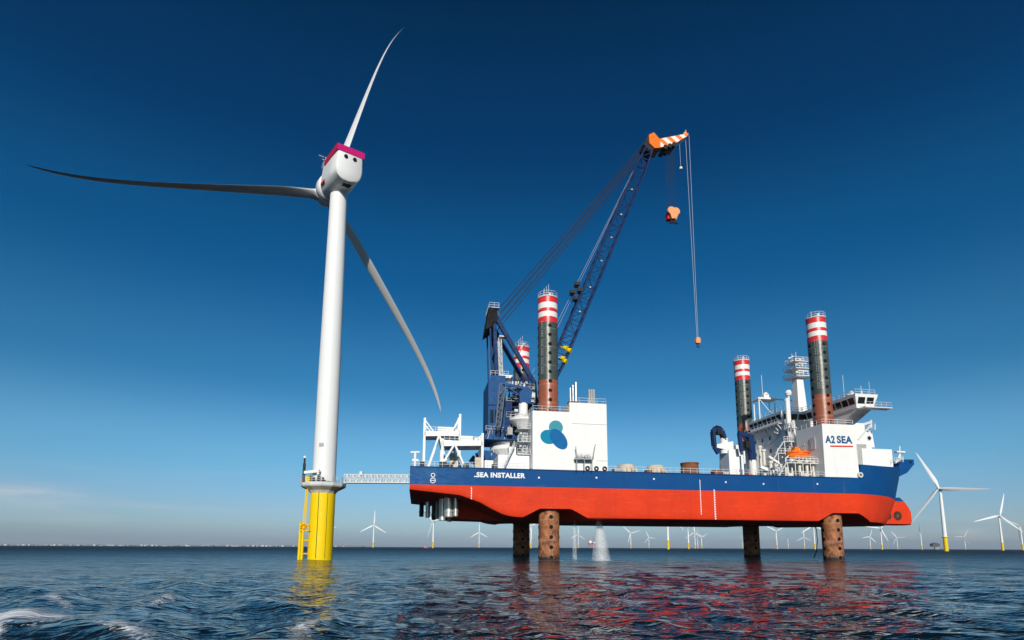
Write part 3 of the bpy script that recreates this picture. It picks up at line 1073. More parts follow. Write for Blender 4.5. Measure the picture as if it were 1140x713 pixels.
# dome on a post, and the aft radar platform
b = MB()
p = P3(877.6, 438, 10)
b.tube((p.x, 10, 33), (p.x, 10, p.z), .22, 8)
b.lathe([(.05, -.85), (.6, -.65), (.85, 0), (.6, .65), (.3, .8), (.02, .86)], (p.x, 10, p.z), 20)
b.build('satellite_dome', M['white'], ship)
p = P3(850, 446, 22)
b = MB()
b.box((p.x - 2.7, 20.2, p.z - .1), (p.x + 3.0, 23.4, p.z + .35))
for dx, dy in ((-2.3, 20.6), (2.3, 20.6), (-2.3, 23), (2.3, 23)):
    b.tube((p.x + dx, dy, 36.6), (p.x + dx, dy, p.z), .18, 6)
b.bar((p.x + 2.3, 20.6, 37.2), (p.x - 2.2, 20.6, p.z), .15, .15)
b.box((p.x - .3, 21.2, p.z + .3), (p.x + 1.4, 22.5, p.z + 1.6))
b.tube((p.x + .6, 21.8, p.z + 1.5), (p.x + .6, 21.8, p.z + 2.2), .9, 12, .3)
b.tube((p.x + .1, 22.4, p.z), (p.x + .1, 22.4, p.z + 7.2), .06, 5)
b.bar((p.x + 2.5, 21, p.z + .2), (p.x + 9, 21, p.z + .0), .2, .35)
b.build('radar_platform', M['white'], ship)

# lifeboat gear beside the forward jacking house
b = MB()
for x in (58.5, 62.0):
    for y in (1.0, 4.2):
        b.tube((x, y, 18.3), (x, y, 22.4), .16, 8)
    b.tube((x, 1.0, 18.6), (x, 4.2, 22.2), .10, 6)
b.box((57.8, .2, 22.3), (62.4, 5.2, 22.5))
b.rail([(57.8, .2, 22.5), (62.4, .2, 22.5)], 1.0, .9)
for k in range(9):
    an = 2 * PI * k / 8
    b.tube((60.2 + 1.5 * math.cos(an), .2, 20.4 + 1.5 * math.sin(an)), (60.2 + 1.5 * math.cos(an + PI / 4), .2, 20.4 + 1.5 * math.sin(an + PI / 4)), .14, 6)
for x in (58.6, 62.2):
    b.path([(x, 5.0, 22.4), (x, 4.8, 26.2), (x, 2.8, 26.8)], .13, 6)
b.build('boat_davit', M['cream'], ship)

# white provision derrick with curved arm
b = MB()
pts = [P3(856, 508.5, 6), P3(861, 512, 5.5), P3(867, 516, 5), P3(871, 522, 5), P3(872.5, 527, 5)]
b.path(pts, .32, 8)
b.tube(P3(871, 521, 5), P3(871, 529, 5), .5, 10)
b.bar(P3(846, 520, 5), P3(866, 527.5, 5), .7, .7)
b.build('curved_derrick', M['white'], ship)
# deck-house clutter under the block: vents, lockers, posts
b = MB()
for px, y0, y1, w_ in ((846, 499, 528, 9), (850, 503, 528, 6), (858, 516, 529, 4), (864, 520, 529, 2), (876, 518, 530, 1), (881, 514, 530, 1), (890, 516, 530, 0), (898, 515, 530, 0), (905, 517, 530, 0)):
    q = P3(px, y0, w_)
    b.tube((q.x, w_, 18.2), (q.x, w_, q.z), .22 if px % 2 else .35, 8)
    b.lathe([(.1, q.z - .1), (.55, q.z), (.5, q.z + .5), (.1, q.z + .6)], (q.x, w_, 0), 10)
b.build('deck_vents', M['cream'], ship)
for i in range(26):
    b = MB()
    x = rng.uniform(55, 62)
    w_ = rng.uniform(-1.5, 7)
    hh = rng.uniform(.5, 1.6)
    b.box((x, w_, 18.2), (x + rng.uniform(.4, 1.4), w_ + rng.uniform(.4, 1.2), 18.4 + hh))
    b.build('deck_locker', M['cream'], ship)

for z, w_, s0, s1_ in ((21.6, -1.2, 54.5, 62.3), (24.8, 4.8, 56.5, 63.8), (28.2, 7.2, 60.0, 64.0)):
    b = MB()
    b.box((s0, w_, z), (s1_, w_ + 2.0, z + .12))
    b.rail([(s0, w_, z + .12), (s1_, w_, z + .12)], 1.1, .9, .05)
    for x in np.arange(s0 + .2, s1_, 1.9):
        b.tube((x, w_ + .1, 18.2), (x, w_ + .1, z), .09, 6)
    b.bar((s0, w_ + .3, z), (s0 - 2.4, w_ + .3, z - 3.2), .5, .12)
    b.build('deck_walkway', M['white'], ship)
for k in range(16):
    b = MB()
    x, w_ = rng.uniform(53, 62), rng.uniform(0, 8)
    zz = rng.uniform(20.5, 25)
    b.path([(x, w_, 18.2), (x, w_, zz), (x + rng.uniform(-1.5, 1.5), w_, zz + rng.uniform(-.2, .6))], rng.uniform(.08, .2), 6)
    b.build('vent_pipe', M[['white', 'cream', 'lgrey', 'grey'][k % 4]], ship)

# knuckle-boom deck crane standing folded ahead of the far leg
q = P3(810, 500, 22)
b = MB()
b.loft([[(q.x - .6, 20.5, 18.2), (q.x + 7.5, 20.5, 18.2), (q.x + 7.5, 25, 18.2), (q.x - .6, 25, 18.2)], [(q.x - .6, 20.5, 28.0), (q.x + 6.5, 20.5, 29.4), (q.x + 6.5, 25, 29.4), (q.x - .6, 25, 28.0)]])
pa, pb = P3(812, 503, 22), P3(797, 499, 22)
b.loft([[(q.x + 1.0, 20.8, pa.z), (q.x + 1.0, 23.6, pa.z), (q.x + 1.0, 23.6, pa.z + 2.6), (q.x + 1.0, 20.8, pa.z + 2.6)],
        [(pb.x, 21.4, pb.z), (pb.x, 23.0, pb.z), (pb.x, 23.0, pb.z + .9), (pb.x, 21.4, pb.z + .9)]])
pc = P3(806.5, 492, 22)
b.tube((pc.x, 22.2, pc.z - 3.2), (pc.x, 22.2, pc.z + .9), 1.05, 16)
dk = b.build('deck_crane', M['white'], ship)
b = MB()
pts = [P3(806, 489, 22), P3(803, 480, 22), P3(797, 476.5, 22), P3(793.5, 481, 22), P3(795, 497, 22), P3(800, 505, 22)]
for i in range(len(pts) - 1):
    b.bar(pts[i], pts[i + 1], 1.1, (1.3, 1.5, 1.1, .9, .7)[i], (0, 1, 0))
b.build('knuckle_boom', M['blue'], dk)
b = MB()
b.tube(P3(808, 490, 21.4), P3(800, 478, 21.4), .3, 8)
b.box(tuple(P3(799, 482, 22) + Vector((-.5, -.9, -.5))), tuple(P3(799, 482, 22) + Vector((.9, .9, .8))))
b.tube(P3(796, 497, 21.2), P3(793.5, 478, 21.2), .16, 6)
b.tube(P3(803, 476, 21.2), P3(797, 474.5, 21.2), .2, 6)
b.build('hydraulic_ram', M['dark'], dk)
q1, q2 = P3(838, 482, 18), P3(838, 514, 18)
b = MB()
b.bar((q2.x, 18, q2.z), (q2.x - .4, 18, q1.z - .6), 1.5, 1.3, (0, 1, 0))
b.bar((q2.x - .4, 18, q1.z - 1.0), (q2.x - 3.6, 18, q1.z - .2), 1.0, 1.0)
b.bar((q2.x - 3.4, 18, q1.z - .2), (q2.x - 3.0, 18, q1.z - 5.0), .8, .8, (0, 1, 0))
b.bar((q2.x - .6, 17.2, q2.z + 2.5), (q2.x - 2.8, 17.2, q1.z - 1.4), .3, .3)
st_ = b.build('stores_crane', M['blue'], ship)
b = MB()
b.tube((q2.x, 18, 18.2), (q2.x, 18, q2.z + .3), .9, 14)
b.tube((q2.x - 2.3, 18, 18.2), (q2.x - 2.3, 18, 27.5), .25, 8)
b.build('pedestal', M['white'], st_)
b = MB()
b.box((q2.x - 2.3, 16.9, q1.z - 4.2), (q2.x - 1.0, 18.6, q1.z - 2.4))
b.build('cab', M['dark'], st_)

# forecastle: store house, deck house with derrick, bow mast
a0, z0 = on(961, 500, 6)
b = MB()
b.box((82.4, 8.8, 21.2), (91.0, 14.5, 27.5))
b.build('forecastle_house', M['plated'], ship, 0)
b = MB()
b.box((76.8, 9.0, 18.2), (85.5, 24, 28.6))
b.prism([(79.5, 28.4), (88.6, 28.4), (88.2, 32.6), (85.5, 33.2), (79.5, 31.8)], 11.5, 21)
o = b.build('forward_house', M['plated'], ship, 0)
b = MB()
pp = P3(967.7, 488, 11.4)
b.lathe([(.02, -.06), (.52, -.06), (.52, .1), (.02, .1)], (pp.x, 11.45, pp.z), 18, 'y')
b.build('porthole', M['glass'], o)
b = MB()
b.lathe([(.52, -.09), (.7, -.09), (.7, .1), (.52, .1)], (pp.x, 11.45, pp.z), 18, 'y', cap=False)
b.build('porthole_rim', M['lgrey'], o)
b = MB()
b.bar(P3(952, 475.5, 10), P3(970, 470, 10), .45, .6)
b.bar(P3(955, 490, 9), P3(969.5, 473, 9), .3, .4)
b.tube(P3(969.5, 477, 10), P3(969.5, 468, 10), .3, 8)
b.rail([P3(952, 481, 10), P3(975, 479, 10)], 1.1, 1.2)
b.tube(P3(974, 479, 10), P3(974, 472, 10), .15, 6)
b.build('derrick', M['lgrey'], ship)
b = MB()
b.tube(P3(1001.5, 516, 16), P3(1001.5, 497, 16), .16, 8)
b.tube(P3(1003.5, 513, 16), P3(1001.5, 503, 16), .12, 6)
b.tube(P3(998.5, 516, 16), P3(1001.5, 505, 16), .12, 6)
b.box(tuple(P3(1001.5, 504, 15.5) - Vector((.8, 0, 0))), tuple(P3(1001.5, 504, 16.5) + Vector((.8, 0, .2))))
b.box(tuple(P3(1000, 515, 15.5) - Vector((.8, 0, 1))), tuple(P3(1000, 515, 16.5) + Vector((1.2, 0, .3))))
b.rail([(90, 7.2, 24.0), (95, 10, 24.6), (98, 13, 25.0), (100.5, 15.5, 26.1)], 1.1, 1.2)
b.build('bow_mast', M['white'], ship)
b = MB()
a_, z_ = on(957.5, 529, -3.1)
b.lathe([(.3, -.3), (.62, -.3), (.62, .1), (.3, .1)], (a_, -3.05, z_), 14, 'y', cap=False)
b.build('fairlead', M['lgrey'], ship)

# stern: two white cradle frames, rails, lockers, light mast
def cradle(w0, w1, sA, sB, zbeam, zl, zr, brk, name='cradle_frame'):
    b = MB()
    for w_ in (w0, w1):
        b.bar((sA, w_, 18.2), (sA, w_, zl), .5, .5)
        b.bar((sB, w_, 18.2), (sB, w_, zr), .5, .5)
        b.bar((sA, w_, zbeam), (sB, w_, zbeam + .35), .5, 1.1)
        m = sA + (sB - sA) * brk
        b.bar((m, w_, zbeam), (sA + (sB - sA) * (brk - .37), w_, 18.2), .35, .4)
        b.bar((m, w_, zbeam), (sA + (sB - sA) * (brk + .3), w_, 18.2), .35, .4)
        b.bar((sA, w_, zl - .4), (sA + 2.0, w_, zbeam + .6), .22, .26)
        b.bar((sB, w_, zr - .4), (sB - 1.7, w_, zbeam + .8), .22, .26)
    for x in (sA, sB, (sA + sB) / 2):
        b.bar((x, w0, zbeam + .1), (x, w1, zbeam + .1), .5, .8)
    b.box((sA + .3, w0, zbeam + .5), (sB - .3, w1, zbeam + .68))
    b.rail([(sA + .4, w0 + .1, zbeam + .68), (sB - .4, w0 + .1, zbeam + .68)], 1.0, 1.0, .05)
    o = b.build(name, M['white'], ship)
    return o
c1_ = cradle(9.5, 14.0, -25.9, -18.1, 27.4, 31.0, 32.2, .42)
c2_ = cradle(-.5, 4.5, -22.3, -14.1, 23.55, 24.6, 26.0, .30)
b = MB()
b.box((-23.0, 10.2, 28.1), (-19.6, 12.6, 29.3))
b.box((-19.3, 10.4, 28.1), (-18.4, 12, 29.0))
b.build('winch_box', M['white'], c1_)
b = MB()
b.box((-18.6, .4, 24.4), (-16.0, 2.8, 25.5))
b.box((-15.7, .4, 24.4), (-14.8, 2.0, 25.2))
b.build('winch_box', M['white'], c2_)
b = MB()
b.box((-20.5, 5, 18.2), (-18.9, 7, 22.6))
b.build('fender_column', M['hoop'], ship)
b = MB()
b.box((-15.2, 3.2, 18.2), (-13.6, 5, 21.5))
b.build('fender_column', M['hoop'], ship)
b = MB()
p = P3(462, 517, 4)
b.tube((p.x, 4, 18.3), (p.x, 4, 22.4), .28, 8)
b.bar((p.x - 1.0, 4, 22.3), (p.x + .9, 4, 22.4), .35, .3)
b.bar((p.x - .6, 4, 20.6), (p.x + .7, 4, 20.6), .5, .5)
b.build('stern_light_mast', M['white'], ship)
b = MB()
b.rail([(-28.3, 34, 18.4), (-28.4, -2.9, 18.4), (-4.2, -2.9, 18.4)], 1.1, 1.5, .05)
b.rail([(12.2, -2.9, 18.4), (62.3, -2.9, 18.4)], 1.1, 1.5, .05)
b.build('guard_rail', M['lgrey'], ship)
b = MB()
for x, w_, a1, hh in ((-22.9, -1.8, 1.2, 1.2), (-21.2, -1.6, 1.0, .9), (-18.0, -1.8, 1.1, 1.0), (-12.2, -1.8, .9, 1.0), (-26.8, 0, 1.0, 1.4)):
    b.box((x, w_, 18.2), (x + a1, w_ + 1, 18.4 + hh))
b.build('mooring_winches', M['dark'], ship)
b = MB()
for x in (9.5, 11.3, 7.6):
    b.lathe([(.22, -.2), (.5, -.2), (.5, .2), (.22, .2)], (x, -2.96, 18.9), 16, 'y', cap=False)
b.build('fairlead', M['dark'], ship)

# ------------------------------------------------------------------ main crane (part of the vessel)
WC = 13.0
cs_, cz_ = -6.2, 26.5
b = MB()
b.lathe([(3.0, 18.2), (3.0, 21.5), (3.4, 23.0), (4.6, 24.6), (4.6, 25.4), (3.8, 25.6), (3.8, 26.9)], (cs_, WC, 0), 36)
crane = b.build('main_crane', M['white'], ship)
b = MB()
for k in range(16):
    an = 2 * PI * k / 16
    a2 = 2 * PI * (k + 1) / 16
    b.rail([(cs_ + 4.5 * math.cos(an), WC + 4.5 * math.sin(an), 25.4), (cs_ + 4.5 * math.cos(a2), WC + 4.5 * math.sin(a2), 25.4)], 1.1, 2, .05)
    b.bar((cs_ + 4.5 * math.cos(an), WC + 4.5 * math.sin(an), 24.5), (cs_ + 3.1 * math.cos(an), WC + 3.1 * math.sin(an), 21.5), .1, .15)
b.build('walkway_rail', M['lgrey'], crane)
# slewing machinery house
b = MB()
b.prism([(-11.9, 28.4), (-11.9, 40.0), (-11.0, 41.3), (-8.0, 41.3), (-8.0, 36.2), (-7.8, 35.0), (-8.2, 28.4)], 8.2, 18.2)
b.prism([(-12.6, 26.4), (-1.5, 26.4), (-1.5, 27.4), (-11.2, 28.5), (-12.6, 27.4)], 8.0, 18.4)
mh = b.build('machinery_house', M['bluelt'], crane, 0)
b = MB()
b.prism([(-5.9, 27.3), (-1.0, 27.3), (-.8, 31.5), (-2.6, 34.6), (-5.9, 31.5)], 8.4, 17.8)
b.build('boom_bracket', M['blue'], mh, 0)
b = MB()
for z0, z1 in ((34.2, 34.5),):
    b.box((-12.0, 8.1, z0), (-7.8, 8.2, z1))
b.build('trim_band', M['blue'], mh, 0)
for x in (-11.5, -10.4, -9.3):
    b = MB()
    b.box((x, 8.12, 30.2), (x + .8, 8.25, 33.2))
    b.build('window', M['glass'], mh, 0)
b = MB()
b.box((-9.4, 9.5, 41.2), (-6.2, 12, 41.9))
b.box((-6.8, 8.6, 38.8), (-2.6, 12.5, 40.2))
b.build('roof_box', M['white'], mh, 0)
b = MB()
b.rail([(-11.4, 8.4, 41.3), (-7.3, 8.4, 41.3)], 1.1, 1.0, .05)
b.rail([(-7, 8.4, 36.2), (-1.2, 8.4, 35.3)], 1.1, 1.2, .05)
b.rail([(-12.4, 8.1, 28.4), (-1.6, 8.1, 27.6)], 1.1, 1.2, .05)
b.build('guard_rail', M['lgrey'], mh)
b = MB()
b.tube((-4.6, 9, 33.0), (-4.6, 17, 33.0), 1.5, 20)
b.tube((-5.2, 9, 36.6), (-5.2, 17, 36.6), 1.3, 20)
b.tube((-6.0, 9, 29.4), (-6.0, 17, 29.4), 1.2, 20)
b.build('winch_drum', M['dark'], mh)
b = MB()
b.box((-8.0, 7.6, 28.5), (-6.6, 8.6, 35.0))
b.bar((-2.4, 8.8, 35), (-3.4, 8.8, 41), .6, .6)
b.bar((-5.8, 8.6, 31), (-2.0, 8.6, 38.5), .4, .5)
b.bar((-6.5, 8.3, 36.6), (-1.5, 8.3, 36.3), .25, .35)
b.box((-2.2, 9.2, 36.5), (-.6, 11, 39.5))
b.build('machinery_frame', M['blue'], mh, 0)
for k in range(18):
    b = MB()
    x, z = rng.uniform(-7.6, -1.6), rng.uniform(28, 40)
    if k % 3 == 0:
        b.bar((x, 8.2, z), (min(-1, x + rng.uniform(1, 3)), 8.2, z + rng.uniform(-1, 3)), .25, .3)
    elif k % 3 == 1:
        b.box((x, 8.3, z), (x + rng.uniform(.5, 1.5), 10, z + rng.uniform(.5, 1.8)))
    else:
        b.bar((x, 8.1, z), (x, 8.1, min(41, z + rng.uniform(2, 5))), .18, .2)
    b.build('machinery_bracket', M[['blue', 'dark', 'bluelt', 'black', 'grey', 'blue'][k % 6]], mh, 0)
for z in (31.5, 35.2, 38.2):
    b = MB()
    b.box((-7.9, 7.4, z), (-1.4, 8.3, z + .12))
    b.rail([(-7.9, 7.45, z + .12), (-1.4, 7.45, z + .12)], 1.1, 1.0, .05)
    b.build('machinery_walkway', M['grey'], mh, 0)
b = MB()
for k in range(6):
    x = -6.4 + rng.uniform(0, 4.5)
    z = rng.uniform(29, 38)
    b.box((x, 8.0, z), (x + rng.uniform(.4, 1.1), 8.6, z + rng.uniform(.4, 1.2)))
b.build('control_boxes', M['lgrey'], mh, 0)
for k in range(9):
    b = MB()
    x = -12.0 + k * 1.25
    b.bar((x, 8.0, 26.5), (x + rng.uniform(-.8, .8), 8.0, 28.3 + rng.uniform(0, 1.5)), .14, .16)
    b.rail([(x, 7.9, 27.5), (x + 1.1, 7.9, 27.5)], 1.1, 1.0, .05)
    b.build('slewing_rail', M[['grey', 'blue', 'dark'][k % 3]], mh, 0)
for x0, x1, z0, z1 in ((-7.9, -6.2, 28, 41), (-3.2, -2.2, 33, 41.5), (-5.8, -4.0, 36, 41)):
    b = MB()
    b.lattice((x0, 8.3, z0), (x1, 8.3, z1), .9, .8, .9, .8, 9, (0, 1, 0), .11, .06)
    b.build('service_ladder', M['blue'], mh, 0)
# A-frame
af = MB()
top = (-10.6, 57.2)
for w_ in (10.2, 16.2):
    af.bar((-9.6, w_, 41), (top[0], w_, top[1]), .75, .75)
    af.bar((-10.9, w_, 41), (top[0] - .9, w_, top[1] - 1.2), .3, .35)
    af.bar((top[0] + .6, w_, top[1] - 1.4), (-1.0, w_, 40.6), .85, .95)
    af.bar((-1.0, w_, 40.8), (-.6, w_, 34.5), .8, .9)
for t in (.18, .42, .66, .88):
    z = 41 + (57.2 - 41) * t
    af.bar((-9.6 - t, 10.2, z), (-9.6 - t, 16.2, z), .35, .4)
af = af.build('mast_frame', M['blue'], crane)
b = MB()
b.prism([(top[0] - 1.9, 52.6), (top[0] - .4, 53.6), (top[0] + 1.0, 55.4), (top[0] + .6, 57.8), (top[0] - 1.0, 58.2), (top[0] - 1.4, 56.2)], 9.6, 16.8)
b.build('mast_head', M['black'], af, 0)
b = MB()
for w_ in np.arange(10, 16.6, .8):
    b.lathe([(.9, -.12), (.9, .12)], (top[0] + .6, w_, 56.6), 20, 'y')
b.build('sheave_block', M['bluelt'], af)
b = MB()
b.box((top[0] - 1.2, 9.8, 58.15), (top[0] + 1.3, 16.6, 58.3))
b.rail([(top[0] + 1.2, 9.9, 58.3), (top[0] - 1.1, 9.9, 58.3), (top[0] - 1.1, 16.5, 58.3)], 1.1, 1.1, .05)
b.build('mast_platform', M['lgrey'], af)
b = MB()
for w_ in (11.6, 14.6):
    b.lattice((-8.6, w_, 41.2), (-8.9, w_, 51.5), .9, .6, .9, .6, 9, (1, 0, 0), .09, .06)
b.box((-9.2, 10.5, 51.4), (-7.0, 12.0, 51.7))
b.build('ladder_tower', M['lgrey'], af)
# boom
foot, head = Vector((.6, WC, 35.4)), Vector((30.6, WC, 107.0))
bm_ = MB()
sv = (0, 1, 0)
p1, p2 = foot.lerp(head, .16), foot.lerp(head, .90)
bm_.lattice(foot, p1, 5.4, 4.4, .7, 2.9, 4, sv, .24, .12)
bm_.lattice(p1, p2, 4.4, 3.8, 2.9, 2.8, 18, sv, .20, .09)
bm_.lattice(p2, head, 3.8, 3.2, 2.8, 1.6, 3, sv, .22, .11)
boom = bm_.build('boom', M['blue'], crane)
b = MB()
dirb = (head - foot).normalized()
upb = Vector((0, 1, 0)).cross(dirb).normalized()
if upb.x > 0:
    upb = -upb
for k in range(40):
    p = foot.lerp(head, .1 + .8 * k / 40) + upb * .9
    q = foot.lerp(head, .1 + .8 * (k + 1) / 40) + upb * .9
    b.bar(p, q, .5, .05, upb)
b.build('boom_walkway', M['grey'], boom)
b = MB()
for px, py, rr in ((642, 318, .6), (637, 327, .55), (645, 325, .5), (640, 334, .5)):
    p = P3(px, py, 11.6)
    b.lathe([(.1, -.5), (rr, -.45), (rr, .45), (.1, .5)], tuple(p), 14, 'y')
    b.box((p.x - .8, 10.6, p.z - .3), (p.x + .6, 11.0, p.z + .5))
    b.tube((p.x - .9, 11, p.z - .8), (p.x + .9, 11.4, p.z + .9), .14, 6)
b.build('guide_winch', M['dark'], boom)
b = MB()
for px, py in ((627.5, 387), (631.5, 389.5), (624.5, 398.5), (626.5, 401.5)):
    p = P3(px, py, 10.6)
    b.tube(p, p + Vector((.8, -.5, -.45)), .42, 12, .62)
    b.tube(p, p + Vector((-.9, .6, .4)), .1, 6)
b.build('flood_lamp', M['yellow'], boom)
for t in (.33, .42, .52, .61, .70, .80):
    b = MB()
    p = foot.lerp(head, t)
    b.box((p.x - .28, 10.5, p.z - .18), (p.x + .12, 10.9, p.z + .14))
    b.build('boom_lamp', M['hoop'], boom)
b = MB()
# orange head with striped jib
hp = [P3(*q, 11) for q in ((722.5, 150), (728, 147.5), (735, 155.5), (735.5, 164.5), (729, 165), (723, 159.5))]
b.prism([(p.x, p.z) for p in hp], 11.0, 15.0)
hd = b.build('boom_head', M['orange'], boom, 0)
for px, py, rr in ((717.5, 165, .9), (721, 169, .9), (738, 168.5, .6), (743, 167, .6), (747.5, 165.5, .6)):
    p = P3(px, py, 13)
    b = MB()
    b.lathe([(.15, -1.8), (rr, -1.75), (rr * .8, -1.2), (rr, -.8), (rr * .8, -.2), (rr, .2), (rr * .8, .8), (rr, 1.7), (.15, 1.75)], (p.x, 13, p.z), 16, 'y')
    b.build('head_sheave', M['dark'], hd)
jp0 = [P3(*q, 11.8) for q in ((734, 154.2), (735.5, 163.6), (749, 161), (766, 150.8), (767, 148), (760, 149.2))]
b = MB()
b.prism([(p.x, p.z) for p in jp0], 12.0, 14.0)
b.build('fly_jib', M['stripe'], hd, 0)
b = MB()
p = P3(764, 149, 12.4)
b.lathe([(.1, -.2), (.5, -.2), (.5, .2), (.1, .2)], (p.x, 13, p.z + .4), 16, 'y')
b.tube(P3(763.5, 149, 13), P3(763.5, 145, 13), .12, 6)
b.build('jib_sheave', M['peach'], hd)
# pendant ropes
b = MB()
tA, tB = Vector((top[0] + .8, 0, 57.3)), Vector((29.6, 0, 107.6))
for w0, w1 in ((10.0, 11.2), (10.5, 11.6), (15.6, 14.2), (16.1, 14.7)):
    b.tube((tA.x, w0, tA.z + .3), (tB.x, w1, tB.z + .5), .06, 5)
    b.tube((tA.x + .9, w0 + .2, tA.z - 2.2), (tB.x + .3, w1 + .1, tB.z - 1.3), .05, 5)
    b.tube((tA.x + .5, w0 + .1, tA.z - .9), (tB.x + .1, w1 + .2, tB.z - .4), .035, 5)
b.build('pendant_ropes', M['rope'], crane)
b = MB()
b.tube((-4.6, 12.4, 36.2), (29.2, 12.6, 106.4), .035, 5)
b.tube((-5.0, 13.4, 33.2), (29.2, 13.4, 106.2), .035, 5)
b.build('hoist_ropes', M['ropelight'], crane)
# main hook
hk = P3(748, 241, 13)
b = MB()
for dx, w_ in ((-.55, 12.0), (.75, 12.2)):
    b.lathe([(.2, -.3), (1.0, -.3), (1.12, -.1), (1.12, .1), (1.0, .3), (.2, .3)], (hk.x + dx, w_, hk.z + .9), 22, 'y')
    b.bar((hk.x + dx, w_, hk.z + .5), (hk.x, w_, hk.z - 1.3), 1.3, .7, (0, 1, 0))
hb2 = b.build('hook_block', M['peach'], crane)
b = MB()
b.box((hk.x - 1.35, 12.6, hk.z - 1.0), (hk.x - .1, 14, hk.z + 1.0))
b.box((hk.x + .1, 12.8, hk.z - .6), (hk.x + 1.3, 13.8, hk.z + 1.2))
b.build('cheek_plate', M['redp'], hb2)
b = MB()
hz_ = hk.z - 1.5
b.tube((hk.x + .1, 12.5, hk.z - .9), (hk.x + .1, 12.5, hz_), .35, 10)
for sg in (-1, 1):
    arc = [(hk.x + .1 + sg * (.1 + .55 * (1 - math.cos(t))), 12.5, hz_ - .7 * math.sin(t)) for t in np.linspace(0, 2.2, 8)]
    b.path(arc, .26, 8)
b.build('ramshorn_hook', M['dark'], hb2)
b = MB()
hs = P3(746, 164, 13)
for dx in (-1.0, -.35, .3, .95):
    for w_ in (12.2, 13.4):
        b.tube((hk.x + dx * .85, w_ - .1, hk.z + .8), (hk.x + dx, w_, 107.4), .045, 5)
b.build('hook_ropes', M['rope'], crane)
# auxiliary hook
tj = P3(764.5, 150, 13)
ak = P3(776.5, 379.5, 13)
b = MB()
b.tube((tj.x - .45, 12.9, tj.z), (ak.x - .15, 12.9, ak.z + .6), .05, 5)
b.tube((tj.x + .7, 13.1, tj.z), (ak.x + .25, 13.1, ak.z + .6), .05, 5)
b.build('whip_ropes', M['ropelight'], crane)
b = MB()
b.loft([[(ak.x - .55, 12.6, ak.z - .7), (ak.x + .6, 12.6, ak.z - .7), (ak.x + .6, 13.4, ak.z - .7), (ak.x - .55, 13.4, ak.z - .7)],
        [(ak.x - .6, 12.5, ak.z + .3), (ak.x + .65, 12.5, ak.z + .3), (ak.x + .65, 13.5, ak.z + .3), (ak.x - .6, 13.5, ak.z + .3)],
        [(ak.x - .3, 12.6, ak.z + .8), (ak.x + .4, 12.6, ak.z + .8), (ak.x + .4, 13.4, ak.z + .8), (ak.x - .3, 13.4, ak.z + .8)]])
ah = b.build('auxiliary_hook', M['peach'], crane)
b = MB()
b.tube((ak.x, 13, ak.z - .7), (ak.x, 13, ak.z - 1.1), .2, 8)
b.path([(ak.x - .35 * math.cos(t) + .1, 13, ak.z - 1.3 - .4 * math.sin(t)) for t in np.linspace(-.6, 3.4, 9)], .13, 6)
b.build('hook', M['dark'], ah)
b = MB()
p = P3(758, 187.5, 13)
b.tube((p.x, 13, p.z), (p.x - .1, 13, 111.3), .025, 4)
b.lathe([(.02, -.45), (.35, -.3), (.42, 0), (.35, .3), (.02, .45)], tuple(p), 12)
b.build('wind_ball', M['white'], crane)
# auxiliary crane on its white funnel-shaped pedestal
acx, acw = -4.6, 4.5
b = MB()
b.lathe([(.8, 27.0), (.9, 28.2), (3.0, 30.0), (3.0, 30.3), (1.0, 31.6), (1.0, 34.0)], (acx, acw, 0), 24)
b.lathe([(.9, 18.2), (.9, 27.1)], (acx, acw, 0), 16)
b.rail([(acx - 2.9, acw, 30.2), (acx, acw - 2.9, 30.2), (acx + 2.9, acw, 30.2)], 1.1, 1.1, .05)
ac = b.build('auxiliary_crane', M['white'], ship)
b = MB()
b.prism([(acx - .9, 33.9), (acx + 1.5, 33.9), (acx + 1.9, 36.8), (acx + .6, 38.0), (acx - 1.0, 36.2)], 3.6, 5.4)
b.bar((acx + .8, 4.5, 37.4), (acx - 4.6, 4.5, 38.3), .5, .6)
b.bar((acx - .2, 4.5, 35.4), (acx - 4.0, 4.5, 38.0), .3, .35)
b.build('slewing_head', M['bluelt'], ac, 0)
b = MB()
b.lattice((acx - 4.6, 4.5, 38.2), (acx - 5.6, 4.5, 28.5), 1.2, 1.0, 1.2, 1.0, 9, (0, 1, 0), .10, .06)
b.build('lattice_jib', paint('jib_grey', (.14, .17, .22), .6), ac)
# white deck house, ladders and pipe racks below the crane
b = MB()
b.box((-10.8, -.5, 18.2), (-4.2, 6, 21.6))
b.box((-8.5, -.3, 21.5), (-7.0, 1.5, 23.4))
b.box((-13.4, 1, 18.2), (-11.6, 5, 20.6))
b.build('deck_house', M['white'], ship, 0)
b = MB()
for x in (-3.5, -4.9):
    b.lattice((x, -1.2 if x > -4 else 1.0, 18.3), (x, -1.2 if x > -4 else 1.0, 30.5 if x > -4 else 27.5), .9, .9, .9, .9, 11, (0, 1, 0), .07, .05)
b.bar((-9.8, -1.6, 18.4), (-7.6, -1.6, 23.4), .7, .12)
b.rail([(-9.8, -1.9, 18.4), (-7.6, -1.9, 23.4)], 1.0, .9, .05)
for z in (21.7, 24.4, 27.2):
    b.box((-6.8, -1, z), (-4.1, 3, z + .12))
    b.rail([(-6.8, -1, z + .12), (-4.1, -1, z + .12)], 1.1, .9, .05)
b.build('access_ladder', M['lgrey'], ship)
b = MB()
for k in range(4):
    t0, t1 = R(40 + k * 30), R(70 + k * 30)
    c = Vector((-12.2, 9, 19.8))
    b.bar(c + Vector((3.0 * math.cos(t0), 0, 3.0 * math.sin(t0))), c + Vector((3.0 * math.cos(t1), 0, 3.0 * math.sin(t1))), 2.5, 1.0, (0, 1, 0))
b.tube((-13.6, 8, 19.4), (-13.6, 11, 19.4), 1.1, 18)
b.tube((-10.9, 8, 19.4), (-10.9, 11, 19.4), 1.1, 18)
b.build('boom_rest', M['bluelt'], ship)
